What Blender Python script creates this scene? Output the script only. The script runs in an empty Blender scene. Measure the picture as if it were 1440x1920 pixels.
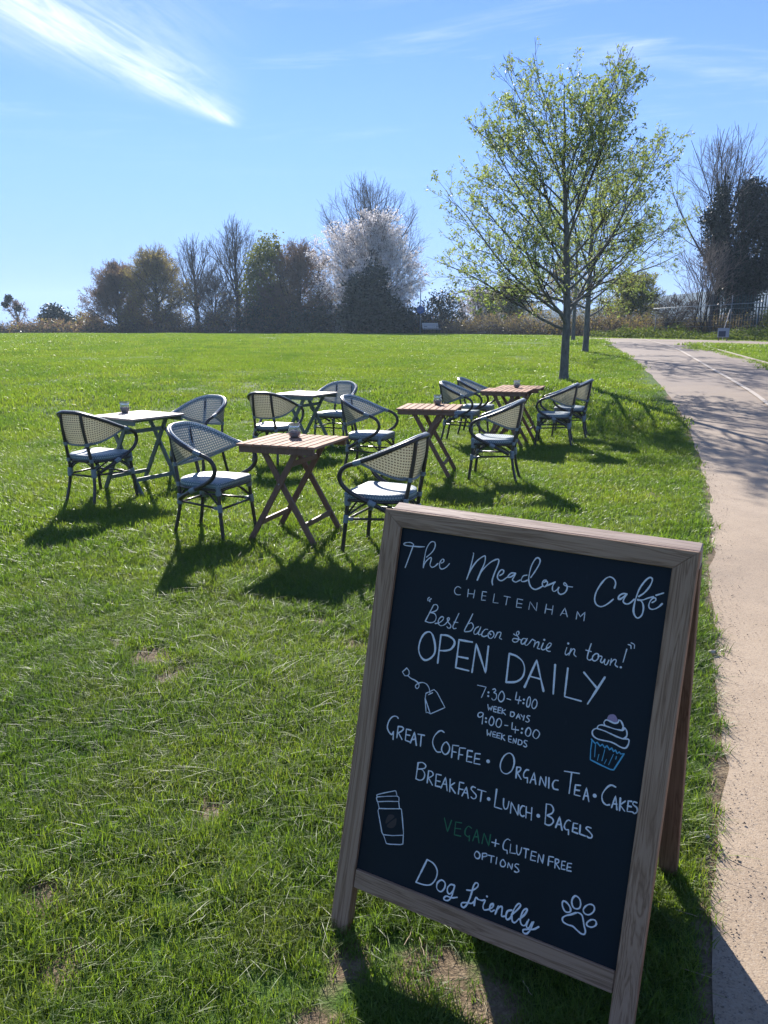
import bpy, math, random
import numpy as np
from mathutils import Vector, Matrix

sc = bpy.context.scene
COL = sc.collection
rad = math.radians

# ------------------------------------------------------------------ camera
cam_d = bpy.data.cameras.new("camera")
cam = bpy.data.objects.new("camera", cam_d)
COL.objects.link(cam)
F_PX = 1443.0                      # focal length in pixels of the 1440x1920 photograph
PITCH = math.atan(340.0 / F_PX)
CAM_H = 1.53
cam_d.sensor_fit = 'VERTICAL'
cam_d.sensor_height = 36.0
cam_d.lens = 36.0 * F_PX / 1920.0
cam_d.clip_start = 0.02
cam_d.clip_end = 12000
cam.location = (0, 0, CAM_H)
cam.rotation_euler = (math.pi / 2 - PITCH, 0, 0)
sc.camera = cam

# ------------------------------------------------------------------ light
SUN_EL, SUN_AZ = rad(29.5), rad(-10.5)          # azimuth clockwise from +Y
sun_dir = Vector((math.sin(SUN_AZ) * math.cos(SUN_EL), math.cos(SUN_AZ) * math.cos(SUN_EL), math.sin(SUN_EL)))
sl = bpy.data.lights.new("sun", 'SUN')
sl.energy = 4.8
sl.angle = rad(0.5)
sl.color = (1.0, 0.945, 0.86)
so = bpy.data.objects.new("sun", sl)
so.rotation_euler = sun_dir.to_track_quat('Z', 'Y').to_euler()
so.location = sun_dir * 60
COL.objects.link(so)

sc.view_settings.view_transform = 'Standard'
sc.view_settings.look = 'None'
sc.view_settings.exposure = 1.33
sc.view_settings.gamma = 1.0
sc.view_settings.use_curve_mapping = False
sc.cycles.max_bounces = 8
sc.cycles.diffuse_bounces = 3
sc.cycles.transmission_bounces = 6
sc.cycles.transparent_max_bounces = 8
sc.cycles.caustics_reflective = False
sc.cycles.caustics_refractive = False
sc.cycles.use_denoising = True
sc.cycles.sample_clamp_indirect = 4.0


# ------------------------------------------------------------------ node helper
class NT:
    def __init__(self, nt):
        self.nt = nt
        nt.nodes.clear()

    def n(self, typ, ins=None, **props):
        nd = self.nt.nodes.new(typ)
        for k, v in props.items():
            setattr(nd, k, v)
        for k, v in (ins or {}).items():
            s = nd.inputs[k]
            if isinstance(v, bpy.types.NodeSocket):
                self.nt.links.new(v, s)
            else:
                s.default_value = v
        return nd

    def math(self, op, a, b=0.0, c=0.0, clamp=False):
        return self.n('ShaderNodeMath', {0: a, 1: b, 2: c}, operation=op, use_clamp=clamp).outputs[0]

    def ramp(self, fac, stops):
        nd = self.n('ShaderNodeValToRGB', {0: fac})
        el = nd.color_ramp.elements
        while len(el) < len(stops):
            el.new(0.5)
        for e, (p, c) in zip(el, stops):
            e.position = p
            e.color = (*c, 1) if len(c) == 3 else c
        return nd.outputs[0]

    def mix(self, fac, a, b, blend='MIX'):
        nd = self.n('ShaderNodeMix', data_type='RGBA', blend_type=blend)
        for s, v in ((nd.inputs[0], fac), (nd.inputs[6], a), (nd.inputs[7], b)):
            if isinstance(v, bpy.types.NodeSocket):
                self.nt.links.new(v, s)
            else:
                s.default_value = v if not isinstance(v, tuple) or len(v) == 4 else (*v, 1)
        return nd.outputs[2]

    def noise(self, vec, scale, detail=4, rough=0.55, dist=0.0):
        return self.n('ShaderNodeTexNoise', {'Vector': vec, 'Scale': scale, 'Detail': detail,
                                             'Roughness': rough, 'Distortion': dist}).outputs[0]

    def vec(self, v, scale=(1, 1, 1), loc=(0, 0, 0), rot=(0, 0, 0)):
        return self.n('ShaderNodeMapping', {0: v, 'Location': loc, 'Rotation': rot, 'Scale': scale}).outputs[0]

    def maprange(self, v, a, b, c=0.0, d=1.0, smooth=False):
        nd = self.n('ShaderNodeMapRange', {0: v, 1: a, 2: b, 3: c, 4: d})
        if smooth:
            nd.interpolation_type = 'SMOOTHSTEP'
        return nd.outputs[0]

    def bump(self, h, strength=0.3, dist=0.01):
        return self.n('ShaderNodeBump', {'Height': h, 'Strength': strength, 'Distance': dist}).outputs[0]

    def out(self, sh):
        o = self.n('ShaderNodeOutputMaterial', {0: sh})
        return o


def material(name):
    m = bpy.data.materials.new(name)
    m.use_nodes = True
    return m, NT(m.node_tree)


# ------------------------------------------------------------------ world: clear sky with thin cirrus
world = bpy.data.worlds.new("World")
sc.world = world
world.use_nodes = True
w = NT(world.node_tree)
sky = w.n('ShaderNodeTexSky', sky_type='NISHITA', sun_disc=False, sun_elevation=SUN_EL,
          sun_rotation=SUN_AZ % (2 * math.pi), altitude=60, air_density=1.0, dust_density=0.0, ozone_density=3.0)
g = w.n('ShaderNodeTexCoord').outputs['Generated']
sep = w.n('ShaderNodeSeparateXYZ', {0: g})
dz = w.math('MAXIMUM', sep.outputs[2], 0.05)
cx = w.math('DIVIDE', sep.outputs[0], dz)
cy = w.math('DIVIDE', sep.outputs[1], dz)
cp = w.n('ShaderNodeCombineXYZ', {0: cx, 1: cy, 2: 0.0}).outputs[0]
# long plume of cirrus on the cloud layer (unit height): AL along the plume, AC across it
rel = w.n('ShaderNodeVectorMath', {0: cp, 1: (-0.73, 4.27, 0)}, operation='SUBTRACT').outputs[0]
AL = w.n('ShaderNodeVectorMath', {0: rel, 1: (-0.2406, -0.9706, 0)}, operation='DOT_PRODUCT').outputs['Value']
AC = w.n('ShaderNodeVectorMath', {0: rel, 1: (0.9706, -0.2406, 0)}, operation='DOT_PRODUCT').outputs['Value']
loc = w.n('ShaderNodeCombineXYZ', {0: AL, 1: AC, 2: 0.0}).outputs[0]
wob = w.noise(w.vec(loc, (2.2, 3.0, 1)), 1.0, 4, 0.6)
ACw = w.math('ADD', AC, w.math('MULTIPLY', w.math('SUBTRACT', wob, 0.5), w.math('MULTIPLY_ADD', AL, 0.13, 0.05)))
fib = w.noise(w.vec(loc, (1.7, 9.0, 1), (3, 1, 0)), 1.0, 7, 0.66, 1.1)
start = w.maprange(AL, -0.02, 0.20, 0, 1, True)
core_w = w.math('MULTIPLY_ADD', w.math('MAXIMUM', AL, 0.0), 0.075, 0.018)
core = w.math('POWER', 2.718, w.math('MULTIPLY', w.math('POWER', w.math('DIVIDE', w.math('ABSOLUTE', ACw), core_w), 1.6), -1.0))
halo_w = w.math('MULTIPLY_ADD', w.math('MAXIMUM', AL, 0.0), 0.25, 0.02)
halo = w.math('POWER', 2.718, w.math('MULTIPLY', w.math('POWER', w.math('DIVIDE', w.math('ABSOLUTE', w.math('SUBTRACT', ACw, w.math('MULTIPLY', AL, 0.03))), halo_w), 2.0), -1.0))
endf = w.maprange(AL, 1.3, 2.6, 1, 0.25, True)
plume = w.math('MULTIPLY', w.math('MULTIPLY', start, endf),
               w.math('ADD', w.math('MULTIPLY', core, w.maprange(fib, 0.3, 0.66, 0.14, 0.55)),
                      w.math('MULTIPLY', halo, w.maprange(fib, 0.35, 0.75, 0.16, 0.58))))
# faint veils elsewhere
v1 = w.noise(w.vec(cp, (0.55, 1.3, 1), (4.1, 2.0, 0), (0, 0, 0.5)), 1.0, 6, 0.6, 0.8)
v2 = w.noise(w.vec(cp, (2.5, 5.0, 1), (1.0, 7.0, 0), (0, 0, -0.5)), 1.0, 5, 0.6, 0.5)
veil = w.math('MULTIPLY', w.maprange(v1, 0.50, 0.78, 0, 1, True), w.maprange(v2, 0.3, 0.75, 0.15, 0.8))
high = w.maprange(sep.outputs[2], 0.16, 0.30, 0.0, 1.0, True)
veil = w.math('MULTIPLY', veil, high)
cl = w.math('MULTIPLY', w.math('MAXIMUM', w.math('MULTIPLY', plume, 0.85), veil), w.maprange(sep.outputs[2], 0.02, 0.12), clamp=True)
skyc = w.mix(1.0, sky.outputs[0], (0.66, 0.83, 1.20), 'MULTIPLY')
low = w.maprange(sep.outputs[2], 0.0, 0.36, 0.92, 0.12, True)
skyc = w.mix(low, skyc, (2.25, 4.05, 8.9))
skyc = w.mix(cl, skyc, (9.0, 9.6, 10.4))
bg = w.n('ShaderNodeBackground', {0: skyc, 1: 0.056})
w.n('ShaderNodeOutputWorld', {0: bg.outputs[0]})


# ------------------------------------------------------------------ geometry helpers
_TK = np.array([(0, 0), (10.5, 0), (13, .08), (17.5, .375), (22, .55), (28, .70), (36, .88), (45, 1.02), (60, 1.17), (75, 1.22), (90, 1.22), (400, -3)])
_TH = np.diff(_TK[:, 0]); _TD = np.diff(_TK[:, 1]) / _TH
_TM = np.zeros(len(_TK))
for _i in range(1, len(_TK) - 1):
    if _TD[_i - 1] * _TD[_i] > 0:
        _w1, _w2 = 2 * _TH[_i] + _TH[_i - 1], _TH[_i] + 2 * _TH[_i - 1]
        _TM[_i] = (_w1 + _w2) / (_w1 / _TD[_i - 1] + _w2 / _TD[_i])
_TM[-1] = _TD[-1]


def terr(x, y):
    """height of the meadow: flat by the cafe, rising gently to a low crest about 75 m away"""
    d = np.clip(np.hypot(np.asarray(x, float), np.asarray(y, float)), 0, 400)
    i = np.clip(np.searchsorted(_TK[:, 0], d, side='right') - 1, 0, len(_TH) - 1)
    h = _TH[i]; t = (d - _TK[i, 0]) / h
    return (_TK[i, 1] * (1 + 2 * t) * (1 - t) ** 2 + h * _TM[i] * t * (1 - t) ** 2
            + _TK[i + 1, 1] * t * t * (3 - 2 * t) + h * _TM[i + 1] * t * t * (t - 1))


def bear(px):
    return (px - 720) / F_PX * 0.973


def elev(py, d):
    return CAM_H + d * math.tan(math.atan((960 - py) / F_PX) - PITCH)


class MB:
    """collects faces, builds one mesh object"""

    def __init__(self):
        self.V = []; self.F = {3: [], 4: []}; self.M = {3: [], 4: []}; self.U = {3: [], 4: []}
        self.nv = 0; self.has_uv = False; self.ng = []; self.ngm = []

    def add(self, V, F, mi=0, uv=None):
        V = np.asarray(V, float).reshape(-1, 3); F = np.asarray(F, np.int64)
        k = F.shape[1]
        self.V.append(V); self.F[k].append(F + self.nv)
        self.M[k].append(np.full(len(F), mi, np.int32) if np.isscalar(mi) else np.asarray(mi, np.int32))
        if uv is not None:
            self.has_uv = True
            self.U[k].append(np.asarray(uv, float)[F].reshape(-1, 2))
        else:
            self.U[k].append(np.zeros((F.size, 2)))
        self.nv += len(V)

    def box(self, c, s, R=None, mi=0, bev=0.0):
        hx, hy, hz = s[0] / 2, s[1] / 2, s[2] / 2
        if bev <= 0:
            V = np.array([(x, y, z) for x in (-hx, hx) for y in (-hy, hy) for z in (-hz, hz)])
            F = np.array([(0, 1, 3, 2), (4, 6, 7, 5), (0, 4, 5, 1), (2, 3, 7, 6), (0, 2, 6, 4), (1, 5, 7, 3)])
            if R is not None:
                V = V @ np.asarray(R).T
            self.add(V + np.asarray(c), F, mi)
            return
        # chamfered box: three slabs of vertices per corner
        V = []; idx = {}
        for ix, sx in enumerate((-1, 1)):
            for iy, sy in enumerate((-1, 1)):
                for iz, sz in enumerate((-1, 1)):
                    for a in range(3):
                        p = [sx * (hx - bev), sy * (hy - bev), sz * (hz - bev)]
                        p[a] = (sx, sy, sz)[a] * (hx, hy, hz)[a]
                        idx[(ix, iy, iz, a)] = len(V); V.append(p)
        Q = []; T = []
        for a in range(3):
            b, c2 = (a + 1) % 3, (a + 2) % 3
            for s_ in (0, 1):
                def key(u, v, ax):
                    k = [0, 0, 0]; k[a] = s_; k[b] = u; k[c2] = v
                    return idx[(k[0], k[1], k[2], ax)]
                q = [key(0, 0, a), key(1, 0, a), key(1, 1, a), key(0, 1, a)]
                Q.append(q if s_ else q[::-1])
        for a in range(3):           # edges along axis a
            b, c2 = (a + 1) % 3, (a + 2) % 3
            for u in (0, 1):
                for v in (0, 1):
                    k0 = [0, 0, 0]; k0[b] = u; k0[c2] = v; k1 = list(k0); k1[a] = 1
                    q = [idx[(*k0, b)], idx[(*k1, b)], idx[(*k1, c2)], idx[(*k0, c2)]]
                    Q.append(q if (u ^ v) else q[::-1])
        for ix in (0, 1):
            for iy in (0, 1):
                for iz in (0, 1):
                    t = [idx[(ix, iy, iz, 0)], idx[(ix, iy, iz, 1)], idx[(ix, iy, iz, 2)]]
                    T.append(t if (ix + iy + iz) % 2 else t[::-1])
        V = np.array(V)
        if R is not None:
            V = V @ np.asarray(R).T
        V = V + np.asarray(c)
        n0 = self.nv
        self.add(V, np.array(Q), mi)
        self.F[3].append(np.array(T) + n0); self.M[3].append(np.full(8, mi, np.int32)); self.U[3].append(np.zeros((24, 2)))

    def bar(self, a, b, wx, wy, up=(0, 0, 1), mi=0, bev=0.002):
        """rectangular bar from a to b; wx across, wy along the 'up' side"""
        a = np.asarray(a, float); b = np.asarray(b, float)
        z = b - a; L = np.linalg.norm(z); z = z / L
        u = np.asarray(up, float)
        x = np.cross(u, z); x /= np.linalg.norm(x); y = np.cross(z, x)
        self.box((a + b) / 2, (wx, wy, L), np.c_[x, y, z], mi, bev)

    def tube(self, P, R, S=8, mi=0, cap=True, uvs=None):
        P = np.asarray(P, float); R = np.broadcast_to(np.asarray(R, float), (len(P),)).copy()
        if cap:
            d0 = P[0] - P[1]; d0 /= np.linalg.norm(d0); d1 = P[-1] - P[-2]; d1 /= np.linalg.norm(d1)
            P = np.vstack([P[0] + d0 * R[0] * .3, P, P[-1] + d1 * R[-1] * .3]); R = np.r_[R[0] * .02, R, R[-1] * .02]
        V, F = tubes(P[None], R[None], S)
        uv = None
        if uvs is not None:
            L = np.r_[0, np.cumsum(np.linalg.norm(np.diff(P, axis=0), axis=1))]
            uv = np.stack([np.repeat(L, S), np.tile(np.arange(S) / S * 2 * math.pi * R.max(), len(P))], 1)
        self.add(V, F, mi, uv)

    def lathe(self, prof, S=24, c=(0, 0, 0), mi=0):
        prof = np.asarray(prof, float)
        an = np.arange(S) / S * 2 * math.pi
        V = np.stack([np.outer(prof[:, 0], np.cos(an)), np.outer(prof[:, 0], np.sin(an)), np.repeat(prof[:, 1:2], S, 1)], -1).reshape(-1, 3)
        K = len(prof)
        i, j = np.meshgrid(np.arange(K - 1), np.arange(S), indexing='ij')
        a = i * S + j; b = i * S + (j + 1) % S
        F = np.stack([a, b, b + S, a + S], -1).reshape(-1, 4)
        self.add(V + np.asarray(c), F, mi)

    def build(self, name, mats, parent=None, smooth=False, loc=None):
        me = bpy.data.meshes.new(name)
        V = np.concatenate(self.V) if self.V else np.zeros((0, 3))
        q = np.concatenate(self.F[4]) if self.F[4] else np.zeros((0, 4), np.int64)
        t = np.concatenate(self.F[3]) if self.F[3] else np.zeros((0, 3), np.int64)
        me.vertices.add(len(V)); me.vertices.foreach_set("co", V.ravel())
        nl = q.size + t.size
        me.loops.add(nl)
        me.loops.foreach_set("vertex_index", np.r_[q.ravel(), t.ravel()].astype(np.int32))
        npoly = len(q) + len(t)
        me.polygons.add(npoly)
        st = np.r_[np.arange(len(q)) * 4, q.size + np.arange(len(t)) * 3].astype(np.int32)
        me.polygons.foreach_set("loop_start", st)
        mi = np.concatenate(self.M[4] + self.M[3]) if npoly else np.zeros(0, np.int32)
        me.polygons.foreach_set("material_index", mi)
        if self.has_uv:
            uvl = me.uv_layers.new(name="UVMap")
            u = np.concatenate(self.U[4] + self.U[3])
            uvl.data.foreach_set("uv", u.ravel())
        me.polygons.foreach_set("use_smooth", np.full(npoly, smooth))
        me.update(calc_edges=True)
        for m in (mats if isinstance(mats, (list, tuple)) else [mats]):
            me.materials.append(m)
        o = bpy.data.objects.new(name, me)
        COL.objects.link(o)
        if parent is not None:
            o.parent = parent
        if loc is not None:
            o.location = loc
        return o


def tubes(P, R, S):
    """N swept tubes at once. P (N,K,3), R (N,K)"""
    N, K, _ = P.shape
    T = np.gradient(P, axis=1)
    T /= np.linalg.norm(T, axis=2, keepdims=True) + 1e-12
    ref = np.where(np.abs(T[:, :1, 2:3]) < 0.85, np.array([[[0, 0, 1.0]]]), np.array([[[1.0, 0, 0]]]))[:, 0]
    U = np.empty_like(P)
    u = ref
    for k in range(K):
        u = u - (u * T[:, k]).sum(1, keepdims=True) * T[:, k]
        u = u / (np.linalg.norm(u, axis=1, keepdims=True) + 1e-12)
        U[:, k] = u
    W = np.cross(T, U)
    an = np.arange(S) / S * 2 * math.pi
    V = P[:, :, None] + R[:, :, None, None] * (U[:, :, None] * np.cos(an)[:, None] + W[:, :, None] * np.sin(an)[:, None])
    n, i, j = np.meshgrid(np.arange(N), np.arange(K - 1), np.arange(S), indexing='ij')
    a = (n * K + i) * S + j; b = (n * K + i) * S + (j + 1) % S
    F = np.stack([a, b, b + S, a + S], -1).reshape(-1, 4)
    return V.reshape(-1, 3), F


def catmull(P, sub=6, closed=False):
    P = np.asarray(P, float); n = len(P)
    if n < 3:
        return P
    out = []
    rng = range(n) if closed else range(n - 1)
    for i in rng:
        if closed:
            p0, p1, p2, p3 = P[(i - 1) % n], P[i], P[(i + 1) % n], P[(i + 2) % n]
        else:
            p1, p2 = P[i], P[i + 1]
            p0 = P[i - 1] if i > 0 else 2 * p1 - p2
            p3 = P[i + 2] if i + 2 < n else 2 * p2 - p1
        for k in range(sub):
            t = k / sub
            out.append(0.5 * (2 * p1 + (p2 - p0) * t + (2 * p0 - 5 * p1 + 4 * p2 - p3) * t * t + (3 * p1 - p0 - 3 * p2 + p3) * t ** 3))
    out.append(P[0] if closed else P[-1])
    return np.array(out)


def thing(name, label, cat, loc=(0, 0, 0), rz=0.0, group=None):
    o = bpy.data.objects.new(name, None)
    o.empty_display_size = 0.2
    COL.objects.link(o)
    o.location = loc; o.rotation_euler = (0, 0, rz)
    o['label'] = label; o['category'] = cat
    if group:
        o['group'] = group
    return o


def tag(o, label, cat=None, group=None, kind=None):
    if label: o['label'] = label
    if cat: o['category'] = cat
    if group: o['group'] = group
    if kind: o['kind'] = kind
    return o


def dup(root, loc, rz, label, group=None):
    r = root.copy(); COL.objects.link(r)
    r.location = loc; r.rotation_euler = (0, 0, rz)
    r['label'] = label
    if group:
        r['group'] = group
    for ch in list(root.children):
        c = ch.copy(); COL.objects.link(c); c.parent = r
        for gch in ch.children:
            d = gch.copy(); COL.objects.link(d); d.parent = c
    return r


# ------------------------------------------------------------------ materials
def mat_leaf(name, cols, trans=0.45, rough=0.45, spec=0.35, tint=None, patch=0.0, pscale=0.5, ttint=(1.4, 1.28, 0.6)):
    """thin leaf: colour varies per leaf, light passes through it"""
    m, t = material(name)
    geo = t.n('ShaderNodeNewGeometry')
    r = geo.outputs['Random Per Island']
    oi = t.n('ShaderNodeObjectInfo').outputs['Random']
    k = t.math('FRACT', t.math('ADD', r, oi))
    c = t.ramp(k, [(i / (len(cols) - 1), c_) for i, c_ in enumerate(cols)])
    if patch:
        pn = t.noise(geo.outputs['Position'], pscale, 3)
        c = t.mix(t.maprange(pn, 0.35, 0.65, 0, patch), c, tint)
    d = t.n('ShaderNodeBsdfPrincipled', {'Base Color': c, 'Roughness': rough, 'Specular IOR Level': spec})
    tc = t.mix(1.0, c, ttint, 'MULTIPLY')
    tr = t.n('ShaderNodeBsdfTranslucent', {'Color': tc})
    t.out(t.n('ShaderNodeMixShader', {0: trans, 1: d.outputs[0], 2: tr.outputs[0]}).outputs[0])
    return m


def mat_bark(name, c0, c1, scale=9.0):
    m, t = material(name)
    p = t.n('ShaderNodeNewGeometry').outputs['Position']
    n1 = t.noise(t.vec(p, (1, 1, 0.35)), scale, 6, 0.65)
    n2 = t.noise(p, scale * 5, 3)
    c = t.ramp(t.math('MULTIPLY_ADD', n2, 0.3, t.math('MULTIPLY', n1, 0.8)), [(0.3, c0), (0.72, c1)])
    b = t.n('ShaderNodeBsdfPrincipled', {'Base Color': c, 'Roughness': 0.85, 'Specular IOR Level': 0.2,
                                         'Normal': t.bump(n1, 0.6, 0.02)})
    t.out(b.outputs[0])
    return m


def mat_plain(name, col, rough=0.5, metal=0.0, spec=0.4, var=0.15, scale=12.0, bump=0.15):
    m, t = material(name)
    p = t.n('ShaderNodeTexCoord').outputs['Object']
    n1 = t.noise(p, scale, 5, 0.6)
    c = t.mix(t.maprange(n1, 0.3, 0.7, 0, 1), tuple(v * (1 - var) for v in col), tuple(min(1, v * (1 + var)) for v in col))
    b = t.n('ShaderNodeBsdfPrincipled', {'Base Color': c, 'Roughness': t.maprange(n1, 0.3, 0.7, rough * 0.85, min(1, rough * 1.15)),
                                         'Metallic': metal, 'Specular IOR Level': spec, 'Normal': t.bump(n1, bump, 0.004)})
    t.out(b.outputs[0])
    return m


def mat_wood(name, c_dark, c_mid, c_light, axis=0, rough=0.6, gscale=1.0, spec=0.35, board=None):
    """planed softwood, grain running along the object's given axis; each board its own tone"""
    m, t = material(name)
    tc = t.n('ShaderNodeTexCoord').outputs['Object']
    isl = t.n('ShaderNodeNewGeometry').outputs['Random Per Island']
    off = t.n('ShaderNodeVectorMath', {0: tc, 1: t.n('ShaderNodeCombineXYZ', {0: t.math('MULTIPLY', isl, 7.0), 1: t.math('MULTIPLY', isl, 3.1), 2: t.math('MULTIPLY', isl, 5.3)}).outputs[0]}, operation='ADD').outputs[0]
    s = [38 * gscale] * 3; s[axis] = 1.6 * gscale
    fine = [160 * gscale] * 3; fine[axis] = 4.0 * gscale
    n1 = t.noise(t.vec(off, s), 1.0, 4, 0.6, 1.4)
    n2 = t.noise(t.vec(off, fine), 1.0, 3, 0.7)
    n3 = t.noise(off, 5.0, 3)
    ring = t.math('ABSOLUTE', t.math('SINE', t.math('MULTIPLY', n1, 26.0)))
    f = t.math('MULTIPLY_ADD', ring, 0.45, t.math('MULTIPLY_ADD', n2, 0.4, t.math('MULTIPLY', n3, 0.3)))
    c = t.ramp(f, [(0.22, c_dark), (0.5, c_mid), (0.85, c_light)])
    c = t.mix(1.0, c, t.ramp(isl, [(0, (0.86, 0.86, 0.88)), (1, (1.1, 1.08, 1.05))]), 'MULTIPLY')
    b = t.n('ShaderNodeBsdfPrincipled', {'Base Color': c, 'Roughness': t.maprange(n2, 0.2, 0.8, rough * 0.8, min(1, rough * 1.25)),
                                         'Specular IOR Level': spec, 'Normal': t.bump(f, 0.25, 0.003)})
    t.out(b.outputs[0])
    return m


def mat_weave(name, base, dots, n_u=90.0, style='dots', trans=0.25, spec=0.4):
    """woven plastic cane: rows of small squares, every other row shifted"""
    m, t = material(name)
    uv = t.n('ShaderNodeTexCoord').outputs['UV']
    s = t.n('ShaderNodeSeparateXYZ', {0: uv})
    u = t.math('MULTIPLY', s.outputs[0], n_u); v = t.math('MULTIPLY', s.outputs[1], n_u * (1.0 if style == 'dots' else 1.15))
    row = t.math('FLOOR', v)
    u2 = t.math('ADD', u, t.math('MULTIPLY', t.math('MODULO', row, 2.0), 0.5 if style == 'dots' else 0.08))
    fu = t.math('ABSOLUTE', t.math('SUBTRACT', t.math('FRACT', u2), 0.5))
    fv = t.math('ABSOLUTE', t.math('SUBTRACT', t.math('FRACT', v), 0.5))
    if style == 'dots':
        d = t.math('SQRT', t.math('ADD', t.math('POWER', fu, 2.0), t.math('POWER', fv, 2.0)))
        msk = t.maprange(d, 0.32, 0.41, 1, 0)
    else:
        msk = t.math('MULTIPLY', t.maprange(fu, 0.26, 0.34, 1, 0), t.maprange(fv, 0.18, 0.27, 1, 0))
    nz = t.noise(uv, 40.0, 2)
    c = t.mix(msk, base, dots)
    c = t.mix(t.maprange(nz, 0.3, 0.7, 0, 0.12), c, (0.2, 0.22, 0.22))
    hgt = t.math('ADD', t.math('MULTIPLY', msk, 0.5), t.math('COSINE', t.math('MULTIPLY', v, 2 * math.pi)))
    b = t.n('ShaderNodeBsdfPrincipled', {'Base Color': c, 'Roughness': 0.45, 'Specular IOR Level': spec, 'Normal': t.bump(hgt, 0.35, 0.002)})
    tr = t.n('ShaderNodeBsdfTranslucent', {'Color': c})
    t.out(t.n('ShaderNodeMixShader', {0: trans, 1: b.outputs[0], 2: tr.outputs[0]}).outputs[0])
    return m


def mat_glass(name, col=(0.97, 0.99, 0.98)):
    m, t = material(name)
    b = t.n('ShaderNodeBsdfPrincipled', {'Base Color': (*col, 1), 'Roughness': 0.03, 'Transmission Weight': 0.84, 'IOR': 1.3})
    t.out(b.outputs[0])
    return m


# ------------------------------------------------------------------ ground, path
PATH_L = np.array([(0.30, 0.2), (0.62, 1.1), (0.99, 1.99), (1.2, 2.45), (1.47, 3.13), (1.75, 3.85), (2.55, 5.8), (3.12, 7.2), (4.02, 9.8),
                   (4.88, 12.5), (5.78, 16.06), (6.95, 21.0), (8.1, 25.8), (9.85, 33.7), (11.5, 40.6), (12.7, 46.0)])
PATH_R = np.array([(3.6, -1.2), (4.0, -0.2), (4.45, 0.8), (4.7, 1.3), (4.95, 1.9), (5.25, 2.6), (6.1, 4.6), (6.65, 6.1), (7.5, 8.7),
                   (8.3, 11.4), (9.15, 15.0), (10.27, 20.2), (11.65, 25.9), (13.46, 33.1), (15.3, 37.6)])
CROSS_F = np.array([(12.7, 49.6), (13.43, 48.4), (14.92, 46.2), (17.1, 43.2), (18.3, 40.9), (19.6, 38.0), (22.5, 32.5), (27, 25)])
CROSS_N = np.array([(12.0, 46.5), (13.2, 43.5), (15.0, 38.4), (16.05, 35.9), (16.9, 34.1), (19.4, 29.2), (23.5, 22)])
WHITE = np.array([(4.3, 4.6), (4.85, 6.6), (5.75, 9.9), (6.85, 13.8), (7.6, 16.8), (8.64, 20.8), (9.84, 25.0), (11.52, 31.0), (12.75, 36.2), (14.3, 43.2)])


def dens(P, n):
    P = np.asarray(P, float)
    L = np.r_[0, np.cumsum(np.linalg.norm(np.diff(P, axis=0), axis=1))]
    C = catmull(P, 12)
    Lc = np.r_[0, np.cumsum(np.linalg.norm(np.diff(C, axis=0), axis=1))]
    s = np.linspace(0, 1, n) ** 1.6 * Lc[-1]
    return np.stack([np.interp(s, Lc, C[:, 0]), np.interp(s, Lc, C[:, 1])], 1)


_PL, _PR = dens(PATH_L, 160), dens(PATH_R, 160)
_rng = np.random.default_rng(5)
# ragged grass edge close to the camera
_jit = np.cumsum(_rng.normal(0, 0.02, 160)); _jit -= np.convolve(_jit, np.ones(9) / 9, 'same')
_PLj = _PL + np.c_[_jit, -_jit * 0.3] * 0.9
_CF, _CN = dens(CROSS_F, 90), dens(CROSS_N, 90)


def strip(A, B, m, lift, name, mat, label=None):
    n = len(A)
    s = np.linspace(0, 1, m)
    P = A[:, None] * (1 - s)[None, :, None] + B[:, None] * s[None, :, None]
    D_ = np.hypot(P[..., 0], P[..., 1])
    Z = terr(P[..., 0], P[..., 1]) + 0.004 + (lift - 0.004) * np.clip((D_ - 8) / 6, 0, 1)
    V = np.concatenate([P, Z[..., None]], -1).reshape(-1, 3)
    i, j = np.meshgrid(np.arange(n - 1), np.arange(m - 1), indexing='ij')
    a = i * m + j
    F = np.stack([a, a + 1, a + m + 1, a + m], -1).reshape(-1, 4)
    mb = MB(); mb.add(V, F)
    return mb.build(name, mat, smooth=True)


def in_poly(x, y, P):
    inside = np.zeros(x.shape, bool)
    j = len(P) - 1
    for i in range(len(P)):
        xi, yi = P[i]; xj, yj = P[j]
        with np.errstate(divide='ignore', invalid='ignore'):
            c = ((yi > y) != (yj > y)) & (x < (xj - xi) * (y - yi) / (yj - yi + 1e-12) + xi)
        inside ^= c
        j = i
    return inside


MAIN_POLY = np.vstack([_PLj[::2], _PR[::-2]])
CROSS_POLY = np.vstack([_CN[::2], _CF[::-2]])


def on_path(x, y):
    return in_poly(x, y, MAIN_POLY) | in_poly(x, y, CROSS_POLY)


# bare patches worn into the lawn (x, y, radius)
BARE = [(0.12, 1.58, 0.085), (0.25, 1.48, 0.08), (-0.09, 1.62, 0.06), (-0.93, 1.83, 0.10), (-0.80, 1.60, 0.07), (-1.14, 3.45, 0.11), (-0.97, 3.25, 0.09), (-1.33, 3.62, 0.08), (-0.80, 3.05, 0.05), (-0.56, 2.25, 0.07), (-0.15, 1.42, 0.06), (0.40, 1.72, 0.07), (-0.33, 3.9, 0.08), (-0.15, 3.6, 0.07), (-1.5, 2.6, 0.07), (0.05, 2.75, 0.06), (-0.45, 1.35, 0.06)]


def hash_noise(x, y, scale, seed):
    """cheap smooth value noise"""
    r = np.random.default_rng(seed).random((128, 128))
    u, v = x / scale, y / scale
    i, j = np.floor(u).astype(int), np.floor(v).astype(int)
    f, g_ = u - i, v - j
    f = f * f * (3 - 2 * f); g_ = g_ * g_ * (3 - 2 * g_)
    a = r[i % 128, j % 128]; b = r[(i + 1) % 128, j % 128]; c = r[i % 128, (j + 1) % 128]; d = r[(i + 1) % 128, (j + 1) % 128]
    return (a * (1 - f) + b * f) * (1 - g_) + (c * (1 - f) + d * f) * g_


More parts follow.
